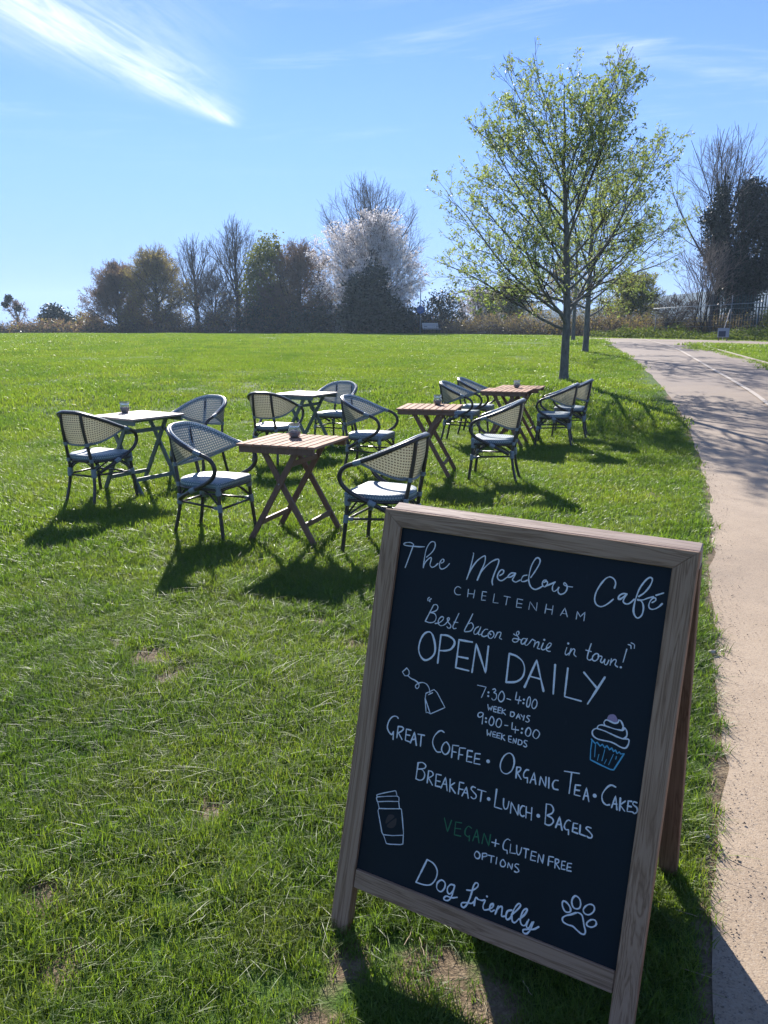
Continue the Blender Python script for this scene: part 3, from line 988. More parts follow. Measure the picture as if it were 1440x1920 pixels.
G_CHAIR = "rattan armchairs around the lawn tables"
CHAIRS = [  # x, y, facing x, facing y, label
    (-1.30, 5.75, 0.92, -0.38, "rattan armchair facing right at the left side of the nearest slatted brown table"),
    (0.00, 5.30, -0.92, 0.38, "rattan armchair seen from behind, partly hidden by the top corner of the chalkboard"),
    (-2.62, 6.98, 0.42, 0.91, "leftmost rattan armchair, cream back towards the viewer, at the pale table with a jar"),
    (-1.97, 8.15, -0.46, -0.89, "rattan armchair facing the viewer across the pale table with a jar"),
    (-1.30, 9.12, 0.35, 0.94, "rattan armchair with its back towards the viewer at the pale table without a jar"),
    (-0.66, 10.55, -0.40, -0.92, "rattan armchair behind the pale table without a jar, facing the viewer"),
    (-0.15, 8.34, 0.93, -0.36, "rattan armchair facing right at the left side of the middle brown table"),
    (1.15, 8.00, -0.97, 0.26, "rattan armchair seen from behind at the right side of the middle brown table"),
    (1.08, 10.72, 0.94, -0.34, "front one of two rattan armchairs left of the farther pair of brown tables"),
    (1.40, 11.55, 0.94, -0.34, "rear one of two rattan armchairs left of the farther pair of brown tables"),
    (2.30, 10.42, -0.96, 0.28, "front one of two rattan armchairs right of the farther pair of brown tables"),
    (2.72, 11.30, -0.95, 0.30, "rear one of two rattan armchairs right of the farther brown tables, by the trunk"),
]
proto = make_chair(CHAIRS[0][4], G_CHAIR)
for k, (x, y, fx, fy, lb) in enumerate(CHAIRS):
    if k == 0:
        proto.location = (x, y, 0); proto.rotation_euler = (0, 0, facing(fx, fy))
    else:
        dup(proto, (x, y, 0), facing(fx, fy), lb, G_CHAIR)


def make_table(kind, label, group, n_slat=9):
    """square folding table: slats along y, crossed legs in two planes"""
    root = thing("folding_table", label, "table", group=group)
    TW, LW = (M_TW_BROWN, M_LW_BROWN) if kind == 'brown' else (M_TW_GREY, M_LW_GREY)
    S = 0.62; H = 0.745; th = 0.018
    mb = MB()
    gap = 0.0095 if kind == 'brown' else 0.004
    wd = (S - gap * (n_slat - 1)) / n_slat
    rr = random.Random(4)
    for i in range(n_slat):
        x = -S / 2 + wd / 2 + i * (wd + gap)
        mb.box((x, rr.uniform(-0.002, 0.002), H - th / 2 + rr.uniform(-0.0006, 0.0006)), (wd, S, th), None, 0, 0.0025)
    mb.build("tabletop", TW, root)
    mb = MB()
    for y in (-0.285, 0.285):
        mb.box((0, y, H - th - 0.0225), (S - 0.03, 0.022, 0.045), None, 0, 0.002)
    for x in (-0.15, 0.15):
        mb.box((x, 0, H - th - 0.018), (0.035, S - 0.1, 0.034), None, 0, 0.002)
    mb.build("apron", LW, root)
    zt = H - th - 0.02
    for y0 in (-0.235, 0.235):
        for s in (1, -1):
            yy = y0 + s * 0.0125
            mb = MB()
            mb.bar((s * 0.265, yy, -0.005), (-s * 0.145, yy, zt), 0.022, 0.042, up=(s * 1, 0, 0.6), bev=0.003)
            mb.build("leg", LW, root)
    for s in (1, -1):
        mb = MB()
        z = 0.155
        x = s * (0.265 - (0.41) * z / zt)
        mb.bar((x, -0.222 + s * 0.0125, z), (x, 0.222 + s * 0.0125, z), 0.02, 0.036, bev=0.002)
        mb.build("crossbar", LW, root)
    mb = MB()
    z = 0.60; x = -(0.265 - 0.41 * z / zt)
    mb.bar((x, -0.222, z), (x, 0.222, z), 0.02, 0.036, bev=0.002)
    mb.build("crossbar", LW, root)
    mb = MB()
    zc = zt * 0.265 / 0.41
    for y0 in (-0.262, 0.262):
        mb.tube([(0, y0 - 0.004, zc), (0, y0 + 0.004, zc)], 0.006, 8)
    mb.build("bolt", M_METAL, root, smooth=True)
    return root


G_BT, G_PT = "slatted brown folding tables", "pale topped folding tables"
t1 = make_table('brown', "nearest slatted brown folding table with a jar on it", G_BT)
t1.location = (-0.665, 5.66, 0); t1.rotation_euler = (0, 0, rad(-20))
dup(t1, (0.495, 8.24, 0), rad(-13), "middle slatted brown folding table, second nearest of the brown ones", G_BT)
dup(t1, (1.68, 10.60, 0), rad(-19), "front one of two brown folding tables set end to end, jar on it", G_BT)
dup(t1, (1.97, 11.20, 0), rad(-19), "rear one of two brown folding tables set end to end near the tree", G_BT)
t2 = make_table('grey', "pale bleached folding table with sage legs and a jar on its top", G_PT, 8)
t2.location = (-2.37, 7.42, 0); t2.rotation_euler = (0, 0, rad(-33))
dup(t2, (-1.02, 10.05, 0), rad(-27), "pale bleached folding table with sage legs and a bare top", G_PT)


# ------------------------------------------------------------------ jars
M_GLASS = mat_glass("clear_glass")
M_SUGAR = mat_plain("brown_sugar_sachets", (0.42, 0.29, 0.24), 0.7, var=0.4, scale=70, bump=0.6)
M_CREAM = mat_plain("pale_sachets", (0.60, 0.47, 0.38), 0.7, var=0.3, scale=60, bump=0.5)


def make_jar(label, loc, group, fill):
    root = thing("glass_jar", label, "jar", loc, group=group)
    root.scale = (1.12, 1.12, 1.1)
    mb = MB()
    mb.lathe([(0.001, 0.001), (0.026, 0.001), (0.033, 0.006), (0.041, 0.022), (0.043, 0.040), (0.040, 0.060), (0.035, 0.070), (0.034, 0.074), (0.041, 0.080),
              (0.042, 0.086), (0.037, 0.092), (0.038, 0.096), (0.036, 0.096), (0.034, 0.090), (0.032, 0.074), (0.037, 0.060), (0.040, 0.040),
              (0.038, 0.023), (0.031, 0.009), (0.024, 0.005), (0.001, 0.005)], 28)
    mb.build("jar_body", M_GLASS, root, smooth=True)
    rng = np.random.default_rng(3)
    mb = MB()
    ns, nr = 24, 5
    prof = [(0.001, 0.0055), (0.022, 0.0058), (0.0298, 0.010), (0.0368, 0.024), (0.0382, 0.036), (0.037, 0.043), (0.022, 0.047), (0.001, 0.046)]
    mb.lathe(prof, ns)
    mb.V[0] += rng.normal(0, 0.0009, mb.V[0].shape) * np.array([0.3, 0.3, 1.5])
    mb.build("contents", M_SUGAR if fill == 'dark' else M_CREAM, root, smooth=True)
    return root


TZ = 0.7455
G_JAR = "glass jars on the tables"
make_jar("glass jar with dark filling on the nearest brown table", (-0.675, 5.79, TZ), G_JAR, 'dark')
make_jar("small glass jar on the pale table at the left", (-2.55, 7.60, TZ), G_JAR, 'dark')
make_jar("glass jar with pale pinkish filling on the middle brown table", (0.585, 8.44, TZ), G_JAR, 'pale')
make_jar("glass jar on the farther pair of brown tables", (1.88, 11.02, TZ), G_JAR, 'dark')


# ------------------------------------------------------------------ chalkboard
STROKES = """11 0 1 26 346 202 274 213 190 219 116 224 60 220 54 201 99 182 151 178 189 196 182 231 150 366 115 507
11 0 1 26 369 468 368 371 372 265 387 196 419 139 453 120 486 134 490 190 459 257 393 329
11 0 1 26 369 468 388 396 427 343 455 324 464 346 456 414 485 443 523 427 563 383
11 0 1 26 607 371 635 353 635 324 614 321 590 360 587 403 603 438 634 442 680 412 718 361
12 0 1 20 913 635 871 624 840 652 835 691 856 720 892 725 921 717
11 0 1 30 1013 182 1019 202 1002 367 973 515
11 0 1 30 973 515 1007 397 1073 275 1148 202 1174 203 1176 279 1145 385 1112 504
11 0 1 30 1112 504 1155 383 1243 268 1319 214 1351 216 1349 272 1316 397 1303 480 1316 528
11 0 1 30 1390 400 1427 369 1430 334 1400 329 1370 373 1363 425 1389 455 1430 454 1485 405
11 0 1 30 1578 342 1532 347 1497 383 1495 403 1534 391 1570 356 1580 342 1569 385 1555 427 1594 446 1622 431 1650 412
11 0 1 30 1725 340 1682 357 1663 399 1672 426 1711 416 1739 397
11 0 1 30 1773 361 1812 286 1852 192 1856 138 1825 116 1794 142 1762 226 1750 326 1755 404 1791 471 1844 491 1890 469 1934 432
11 0 1 30 1938 392 1969 373 1982 395 1964 437 1935 437 1920 405 1934 369 1962 361
11 0 1 30 1963 432 2008 405 2071 365
11 0 1 30 2070 362 2049 412 2051 460 2073 476 2103 451 2123 419
11 0 1 30 2123 419 2118 468 2149 496 2194 474 2216 432 2214 384 2185 355 2173 367 2185 384 2234 390 2277 388
12 0 0 20 1014 633 1016 727
12 0 0 20 1098 628 1094 728
12 0 0 20 1018 686 1097 679
12 0 0 20 1253 627 1200 629 1200 735 1251 729
12 0 0 20 1203 681 1250 676
12 0 0 20 1354 632 1351 738 1417 733
12 0 0 20 1478 636 1560 637
12 0 0 20 1521 637 1516 737
12 0 0 20 1714 640 1647 639 1648 740 1711 734
12 0 0 20 1648 691 1712 689
12 0 0 20 1802 739 1806 645 1894 739 1892 642
12 0 0 20 2005 638 2000 746
12 0 0 20 2084 643 2083 745
12 0 0 20 2004 694 2084 692
12 0 0 20 2184 737 2225 643 2266 739
12 0 0 20 2203 710 2251 709
12 0 0 20 2371 746 2372 655 2413 710 2459 649 2460 748
11 0 1 34 2747 320 2753 264 2730 221 2682 203 2636 232 2589 308 2553 400 2546 479 2569 534 2614 554 2658 540 2709 496 2751 446
11 0 1 34 2890 362 2850 365 2813 393 2805 428 2823 433 2859 401 2890 362 2869 412 2863 455 2895 473 2933 459 2977 405
11 0 1 34 3020 367 3072 317 3117 243 3138 173 3130 143 3102 142 3061 190 3018 277 2994 381 2984 475 2987 542 3009 588 3043 605 3078 566 3087 498 3075 442 3050 411 3013 399
11 0 1 34 3014 407 3068 397 3119 367 3175 341
11 0 1 34 3169 408 3200 382 3198 355 3173 358 3147 396 3138 451 3160 480 3199 476 3241 445 3275 401
11 0 0 34 3199 322 3272 284
13 0 1 25 509 824 490 846 497 871
13 0 1 25 537 836 518 857 523 877
13 0 0 25 580 908 496 1133
13 0 1 25 580 908 618 898 643 928 624 973 551 1011
13 0 1 25 551 1011 608 1014 638 1059 619 1115 560 1138 496 1133
13 0 1 25 634 1135 682 1118 726 1078 737 1040 708 1035 678 1072 674 1119 709 1147 757 1129 794 1086
13 0 1 25 794 1086 816 1045 807 1028 788 1046 811 1088 846 1117 844 1148 817 1157 798 1142
13 0 1 25 933 949 900 1050 877 1126 894 1149 923 1138
13 0 0 25 883 1069 935 1064
13 0 1 25 1114 922 1081 1020 1036 1144 1069 1152 1120 1129 1144 1074 1115 1034 1080 1051
13 0 1 25 1211 1061 1178 1087 1159 1137 1174 1164 1208 1142 1235 1076 1238 1060
13 0 1 25 1235 1076 1219 1145 1237 1157 1271 1135
13 0 1 25 1330 1072 1299 1078 1269 1120 1264 1156 1292 1168 1332 1148
13 0 1 25 1360 1092 1344 1125 1355 1163 1388 1171 1418 1130 1407 1092 1374 1084 1358 1112 1381 1127
13 0 1 25 1458 1082 1448 1119 1433 1157
13 0 1 25 1443 1120 1473 1079 1502 1078 1499 1114 1494 1145 1521 1154
13 0 1 25 1661 1062 1694 1074 1722 1050 1717 1021 1694 1032 1699 1067 1729 1097 1722 1135 1688 1156 1657 1142 1669 1115 1719 1111 1763 1114
13 0 1 25 1821 1090 1784 1092 1763 1133 1776 1160 1804 1142 1832 1082
13 0 1 25 1828 1095 1812 1153 1838 1162 1864 1130
13 0 1 25 1864 1130 1888 1086 1899 1080 1921 1088
13 0 1 25 1931 1086 1928 1129 1925 1165
13 0 1 25 1923 1153 1946 1107 1975 1097 1975 1137 1968 1168 1999 1173
13 0 1 25 2030 1095 2015 1158 2036 1175 2069 1153
13 0 1 25 2069 1156 2107 1127 2125 1088 2100 1081 2076 1122 2076 1163 2103 1178 2126 1173
13 0 1 25 2309 1090 2299 1157 2316 1175 2342 1148
13 0 1 25 2360 1092 2351 1134 2345 1173
13 0 1 25 2348 1153 2380 1093 2404 1100 2400 1148 2427 1171
13 0 1 25 2577 988 2559 1090 2555 1161 2583 1178 2614 1154
13 0 0 25 2527 1074 2591 1078
13 0 2 25 2644 1090 2615 1125 2616 1165 2645 1174 2674 1141 2673 1095
13 0 1 25 2670 1113 2715 1109 2706 1163 2730 1175 2751 1130 2751 1181 2777 1187 2796 1131
13 0 1 25 2821 1109 2818 1150 2816 1185
13 0 1 25 2818 1161 2850 1114 2876 1120 2869 1167 2899 1187
13 0 0 25 2971 969 2950 1121
13 0 1 25 2979 916 3007 921 3015 954
13 0 1 25 3008 891 3043 903 3049 943
13 0 3 25 2036 1056
13 0 3 25 2319 1041
13 0 3 25 2934 1183
14 0 2 42 574 1254 510 1288 467 1375 457 1493 495 1579 564 1617 637 1575 682 1498 671 1396 625 1291
14 0 0 42 733 1260 740 1615
14 0 1 42 733 1260 821 1251 904 1280 929 1332 891 1407 819 1442 745 1455
14 0 0 42 1158 1264 982 1272 986 1619 1161 1619
14 0 0 42 991 1478 1130 1473
14 0 0 42 1205 1628 1210 1273 1377 1596 1369 1271
14 0 0 42 1640 1304 1649 1649
14 0 1 42 1640 1304 1732 1315 1814 1363 1850 1446 1837 1545 1767 1616 1649 1649
14 0 0 42 1879 1656 1980 1309 2110 1650
14 0 0 42 1930 1514 2059 1518
14 0 0 42 2202 1314 2226 1652
14 0 0 42 2353 1322 2360 1652 2553 1659
14 0 0 42 2540 1329 2708 1473
14 0 0 42 2778 1330 2630 1671
1 0 0 24 329 1769 275 1832 314 1872 353 1866 372 1838 366 1801 329 1769
1 0 1 24 357 1861 403 1885 473 1900 520 1927 530 1963 510 1993 485 1981 486 1954 527 1918 582 1900 634 1912 670 1949 691 2005
1 0 0 24 675 2033 727 1995
1 0 0 24 638 2024 740 1952 786 1979 917 2137 735 2263 636 2086 638 2024
1 0 0 24 636 2086 675 2263 694 2251 733 2260
15 0 0 25 1300 1766 1410 1764 1369 1902
15 0 3 25 1448 1820
15 0 3 25 1451 1864
15 0 1 25 1496 1773 1520 1760 1535 1779 1516 1805 1544 1813 1557 1846 1544 1886 1515 1896 1501 1881
15 0 2 25 1614 1767 1585 1810 1580 1866 1613 1894 1646 1864 1648 1806
15 0 0 25 1686 1839 1733 1842
15 0 0 25 1794 1735 1790 1826 1861 1821
15 0 0 25 1837 1777 1831 1866
15 0 3 25 1892 1801
15 0 3 25 1892 1844
15 0 2 25 1951 1754 1935 1794 1934 1859 1955 1874 1971 1836 1968 1772
15 0 2 25 2022 1766 1997 1815 2001 1864 2028 1875 2051 1837 2050 1788
15 0 0 25 1461 1964 1480 2032 1492 1989 1509 2027 1520 1972
15 0 0 25 1573 1966 1540 1969 1543 2031 1578 2030
15 0 0 25 1541 1999 1573 1997
15 0 0 25 1631 1964 1595 1968 1599 2032 1633 2028
15 0 0 25 1598 1999 1626 1997
15 0 0 25 1648 1969 1649 2030
15 0 0 25 1686 1974 1649 2001 1696 2033
15 0 0 25 1755 1982 1755 2032
15 0 1 25 1755 1982 1792 1980 1802 2006 1785 2032 1755 2032
15 0 0 25 1831 2042 1851 1980 1878 2037
15 0 0 25 1838 2018 1868 2017
15 0 0 25 1881 1983 1903 2006
15 0 0 25 1923 1983 1918 2041
15 0 1 25 1990 1973 1964 1976 1956 1996 1980 2011 1989 2034 1972 2050 1949 2047
15 0 2 25 1419 2088 1387 2080 1359 2099 1356 2129 1378 2142 1409 2120
15 0 0 25 1419 2088 1422 2213
15 0 3 25 1461 2134
15 0 3 25 1467 2177
15 0 2 25 1533 2094 1511 2130 1507 2179 1534 2203 1560 2180 1563 2128
15 0 2 25 1623 2095 1598 2134 1599 2184 1632 2201 1657 2169 1657 2119
15 0 0 25 1704 2157 1744 2152
15 0 0 25 1792 2102 1795 2180 1879 2171
15 0 0 25 1837 2137 1842 2215
15 0 3 25 1919 2144
15 0 3 25 1919 2192
15 0 2 25 1994 2111 1969 2149 1969 2196 1997 2213 2022 2189 2025 2138
15 0 2 25 2086 2112 2060 2150 2059 2193 2095 2215 2123 2187 2130 2139
15 0 0 25 1496 2266 1507 2336 1524 2298 1543 2334 1548 2270
15 0 0 25 1604 2266 1571 2271 1575 2329 1616 2327
15 0 0 25 1572 2300 1606 2299
15 0 0 25 1665 2265 1624 2272 1628 2329 1665 2326
15 0 0 25 1626 2300 1658 2297
15 0 0 25 1683 2264 1685 2336
15 0 0 25 1718 2273 1685 2299 1730 2335
15 0 0 25 1803 2265 1769 2270 1777 2336 1811 2338
15 0 0 25 1773 2305 1804 2302
15 0 0 25 1833 2339 1830 2279 1866 2337 1868 2276
15 0 0 25 1894 2280 1894 2337
15 0 1 25 1894 2280 1932 2284 1940 2314 1925 2334 1894 2337
15 0 1 25 2000 2269 1973 2269 1966 2293 1990 2308 2001 2330 1985 2343 1962 2337
2 3 5 20 2912 1721 2879 1739 2865 1776 2870 1798 2904 1804 2944 1812 2972 1802 2977 1768 2957 1735 2935 1720
2 0 1 32 2848 1859 2836 1834 2849 1805 2868 1798 2904 1804 2944 1812 2977 1803 2989 1785 2989 1767
2 0 1 32 2989 1767 3011 1769 3032 1794 3047 1826 3042 1857
2 0 1 32 2771 1917 2777 1890 2800 1872 2834 1866 2894 1870 2954 1875 3012 1873 3050 1865 3065 1836
2 0 1 32 3065 1836 3085 1856 3098 1893 3094 1929 3068 1954
2 0 1 32 2771 1917 2744 1932 2725 1960 2727 1991 2746 2016 2789 2033 2854 2034 2928 2029 2988 2038 3045 2056 3098 2056 3122 2022 3130 1980 3119 1950 3064 1960 2995 1953 2924 1939 2843 1924 2772 1920
2 2 0 30 2724 2053 2733 2061 2733 2179 2744 2284 2846 2307 2973 2331 3010 2326 3044 2246 3096 2120
2 2 0 30 2724 2053 2773 2091 2792 2071 2830 2106 2851 2078 2883 2112 2903 2079 2936 2118 2957 2092 2982 2126 3000 2103 3023 2138 3043 2112 3061 2132 3095 2118
2 2 0 16 2777 2100 2786 2242
2 2 0 16 2829 2199 2822 2270
2 2 0 16 2886 2130 2871 2261
2 2 0 16 2919 2232 2902 2286
2 2 0 16 2984 2156 2949 2285
2 2 0 16 3020 2169 3016 2203
16 0 1 33 304 2428 277 2411 226 2424 182 2485 166 2570 194 2627 240 2655 263 2611
16 0 0 33 263 2611 271 2711
16 0 0 33 318 2530 321 2676
16 0 1 33 318 2530 372 2522 396 2542 370 2580 328 2611
16 0 0 33 333 2606 395 2678
16 0 0 33 503 2530 437 2533 442 2676 504 2680
16 0 0 33 441 2604 497 2598
16 0 0 33 517 2690 555 2543 604 2698
16 0 0 33 536 2642 582 2622
16 0 0 33 605 2553 696 2547
16 0 0 33 653 2553 660 2693
16 0 1 33 950 2441 914 2430 873 2454 828 2523 816 2599 846 2664 891 2701 940 2692
16 0 2 33 995 2551 954 2603 950 2666 998 2705 1042 2667 1047 2598
16 0 0 33 1164 2554 1086 2565 1092 2718
16 0 0 33 1089 2644 1142 2639
16 0 0 33 1255 2560 1180 2572 1182 2715
16 0 0 33 1183 2654 1231 2648
16 0 0 33 1348 2570 1287 2576 1289 2710 1359 2704
16 0 0 33 1288 2647 1348 2640
16 0 0 33 1450 2575 1388 2585 1388 2708 1464 2699
16 0 0 33 1387 2648 1449 2638
16 0 4 33 1560 2635
16 0 2 33 1804 2467 1745 2522 1716 2622 1739 2701 1803 2718 1862 2662 1881 2569 1858 2491
16 0 0 33 1919 2603 1926 2731
16 0 1 33 1919 2603 1963 2598 1964 2632 1926 2673
16 0 0 33 1933 2667 1988 2729
16 0 1 33 2064 2598 2033 2607 2011 2655 2021 2697 2053 2694
16 0 0 33 2062 2689 2068 2748
16 0 0 33 2100 2739 2131 2607 2168 2735
16 0 0 33 2110 2697 2153 2685
16 0 0 33 2212 2731 2213 2629 2285 2735 2276 2619
16 0 0 33 2310 2617 2324 2736
16 0 1 33 2420 2619 2380 2631 2362 2681 2382 2725 2432 2723
16 0 0 33 2477 2493 2644 2472
16 0 0 33 2559 2484 2562 2725
16 0 0 33 2676 2600 2620 2611 2621 2723 2686 2720
16 0 0 33 2618 2668 2673 2660
16 0 0 33 2727 2747 2745 2607 2791 2750
16 0 0 33 2735 2701 2776 2693
16 0 4 33 2846 2668
16 0 1 33 3057 2506 3006 2500 2960 2547 2925 2632 2939 2701 2982 2731 3018 2718
16 0 0 33 3043 2743 3069 2600 3103 2749
16 0 0 33 3054 2697 3094 2687
16 0 0 33 3123 2608 3132 2748
16 0 0 33 3179 2628 3129 2686 3186 2739
16 0 0 33 3246 2611 3210 2618 3212 2733 3268 2722
16 0 0 33 3209 2673 3249 2670
16 0 1 33 3301 2609 3269 2609 3262 2639 3306 2662 3317 2700 3293 2732 3268 2722
17 0 0 32 660 2905 658 3110
17 0 1 32 660 2905 717 2887 765 2908 754 2949 671 2983
17 0 1 32 671 2983 727 2976 768 3017 760 3081 713 3113 658 3110
17 0 0 32 815 2963 817 3116
17 0 1 32 815 2963 859 2962 882 2993 855 3029 819 3049
17 0 0 32 825 3048 890 3123
17 0 0 32 988 2969 922 2974 931 3120 996 3115
17 0 0 32 928 3055 986 3050
17 0 0 32 1008 3126 1050 2977 1093 3133
17 0 0 32 1024 3069 1075 3059
17 0 0 32 1113 2982 1128 3135
17 0 0 32 1177 3010 1124 3063 1203 3133
17 0 0 32 1294 2980 1239 2983 1243 3130
17 0 0 32 1242 3065 1297 3060
17 0 0 32 1293 3138 1334 3015 1376 3141
17 0 0 32 1308 3092 1361 3085
17 0 1 32 1448 2990 1413 2989 1396 3020 1428 3047 1469 3076 1467 3113 1436 3129 1411 3116
17 0 0 32 1479 3002 1586 2999
17 0 0 32 1532 3006 1533 3132
17 0 4 32 1631 3074
17 0 0 32 1713 2930 1714 3144 1806 3143
17 0 1 32 1813 3014 1821 3091 1845 3129 1874 3106 1881 3028
17 0 0 32 1918 3156 1910 3025 2010 3154 2002 3031
17 0 1 32 2075 3027 2047 3031 2028 3077 2033 3128 2061 3149 2086 3135
17 0 0 32 2095 3025 2107 3153
17 0 0 32 2161 3016 2173 3158
17 0 0 32 2101 3087 2166 3084
17 0 4 32 2248 3086
17 0 0 32 2323 2923 2337 3151
17 0 1 32 2323 2923 2376 2918 2410 2955 2402 3005 2349 3049
17 0 1 32 2349 3049 2407 3062 2429 3094 2410 3136 2374 3156 2337 3151
17 0 0 32 2464 3154 2493 3021 2540 3161
17 0 0 32 2474 3112 2523 3104
17 0 1 32 2621 3030 2593 3027 2568 3062 2560 3115 2580 3140 2610 3134
17 0 0 32 2612 3134 2618 3186
17 0 0 32 2703 3035 2657 3041 2657 3139 2719 3142
17 0 0 32 2658 3095 2703 3089
17 0 0 32 2734 3038 2739 3139 2806 3144
17 0 1 32 2855 3036 2817 3033 2803 3057 2839 3080 2876 3110 2871 3142 2842 3148 2822 3139
3 4 5 20 371 3658 343 3682 325 3739 331 3790 431 3678 416 3652
3 4 5 20 456 3680 351 3798 370 3829 430 3816 466 3771 471 3721
3 0 0 24 148 3469 223 3427 389 3345 408 3342 433 3400 292 3445 168 3490 155 3496 148 3469
3 0 0 24 433 3400 462 3408 470 3459 442 3467 313 3504 183 3549 167 3551 147 3511 163 3494
3 0 0 24 174 3556 204 3621
3 0 0 24 469 3471 490 3544
3 0 0 24 203 3631 318 3600 508 3541 519 3547 549 3658 591 3832 589 3856 445 3908 315 3939 292 3919 239 3780 194 3663 203 3631
3 0 0 24 318 3943 374 4034 422 4027 565 3985 602 3965 592 3856
18 1 0 28 1105 3471 1170 3623 1203 3468
18 1 0 28 1336 3461 1258 3473 1262 3631 1348 3621
18 1 0 28 1259 3550 1335 3536
18 1 1 28 1468 3483 1426 3472 1395 3525 1398 3580 1440 3598 1457 3580
18 1 0 28 1457 3580 1460 3641
18 1 0 28 1504 3626 1538 3475 1586 3624
18 1 0 28 1521 3571 1565 3560
18 1 0 28 1624 3620 1632 3489 1710 3620 1714 3480
18 0 0 28 1742 3564 1832 3558
18 0 0 28 1787 3517 1788 3600
18 0 1 28 1956 3471 1927 3466 1895 3503 1883 3562 1898 3600 1935 3599
18 0 0 28 1939 3598 1945 3635
18 0 0 28 1972 3514 1976 3616 2042 3602
18 0 1 28 2045 3502 2057 3582 2080 3605 2099 3574 2107 3508
18 0 0 28 2132 3509 2193 3503
18 0 0 28 2162 3506 2167 3611
18 0 0 28 2284 3506 2230 3510 2228 3614 2288 3606
18 0 0 28 2229 3560 2280 3555
18 0 0 28 2315 3612 2315 3513 2372 3607 2371 3506
18 0 0 28 2488 3494 2434 3503 2438 3608
18 0 0 28 2436 3555 2488 3549
18 0 0 28 2511 3506 2518 3609
18 0 1 28 2511 3506 2546 3505 2551 3533 2517 3559
18 0 0 28 2525 3556 2571 3603
18 0 0 28 2625 3498 2588 3506 2590 3596 2635 3588
18 0 0 28 2588 3550 2623 3544
18 0 0 28 2697 3497 2654 3507 2655 3591 2704 3583
18 0 0 28 2656 3550 2694 3542
18 0 2 28 1573 3733 1550 3778 1573 3814 1611 3805 1616 3756
18 0 0 28 1647 3733 1653 3805
18 0 1 28 1647 3733 1694 3720 1704 3744 1654 3774
18 0 0 28 1721 3730 1794 3720
18 0 0 28 1762 3725 1765 3803
18 0 0 28 1828 3720 1828 3800
18 0 2 28 1904 3721 1880 3764 1892 3802 1929 3796 1941 3755
18 0 0 28 1972 3793 1975 3731 2024 3801 2025 3732
18 0 1 28 2099 3713 2066 3718 2058 3745 2092 3763 2111 3787 2087 3811 2060 3808
19 0 0 38 956 4044 848 4369
19 0 1 38 956 4044 1043 4064 1105 4131 1102 4232 1048 4327 957 4363 848 4369
19 0 2 38 1177 4226 1129 4281 1134 4349 1188 4367 1229 4309 1228 4245
19 0 1 38 1353 4230 1304 4236 1269 4289 1278 4344 1310 4350 1345 4296 1356 4234
19 0 1 38 1356 4234 1341 4345 1310 4425 1264 4448 1239 4434 1267 4394 1341 4388 1408 4357
19 0 1 38 1515 4229 1582 4208 1639 4150 1645 4108 1614 4105 1591 4150 1580 4234 1564 4321 1540 4399 1505 4448 1472 4435 1479 4400 1537 4377 1595 4364 1621 4334
19 0 1 38 1631 4376 1633 4301 1644 4274 1673 4286 1720 4281 1753 4261
19 0 1 38 1760 4266 1742 4341 1760 4380 1805 4363
19 0 3 38 1773 4214
19 0 1 38 1805 4363 1857 4315 1862 4274 1835 4289 1825 4339 1847 4370 1884 4339
19 0 1 38 1926 4273 1912 4329 1902 4380
19 0 1 38 1908 4341 1944 4277 1973 4272 1977 4338 1983 4375 2022 4361
19 0 1 38 2093 4261 2045 4290 2032 4351 2049 4389 2090 4352 2111 4266
19 0 1 38 2096 4316 2152 4239 2187 4170 2162 4157 2126 4215 2101 4314 2118 4386 2152 4384 2189 4325
19 0 1 38 2190 4336 2246 4259 2270 4195 2257 4183 2224 4223 2205 4319 2225 4378 2265 4379 2292 4319
19 0 1 38 2303 4293 2287 4377 2317 4387 2350 4308
19 0 1 38 2363 4298 2337 4402 2301 4462 2262 4464 2257 4433 2314 4405 2378 4380 2429 4331
4 0 2 34 2673 3939 2655 3962 2664 4007 2696 4047 2732 4048 2757 4025 2748 3985 2712 3951
4 0 2 34 2791 3836 2762 3875 2759 3929 2784 3972 2820 3975 2851 3952 2857 3902 2836 3853
4 0 2 34 2950 3875 2912 3912 2894 3959 2915 3993 2961 3990 3001 3947 3012 3901 2993 3870
4 0 2 34 2995 4034 2960 4071 2951 4103 2971 4118 3012 4112 3048 4079 3052 4045 3031 4025
4 0 2 34 2822 4019 2771 4057 2711 4096 2681 4134 2694 4172 2748 4185 2805 4182 2860 4208 2909 4227 2941 4219 2949 4183 2926 4126 2909 4071 2888 4023 2853 4010"""


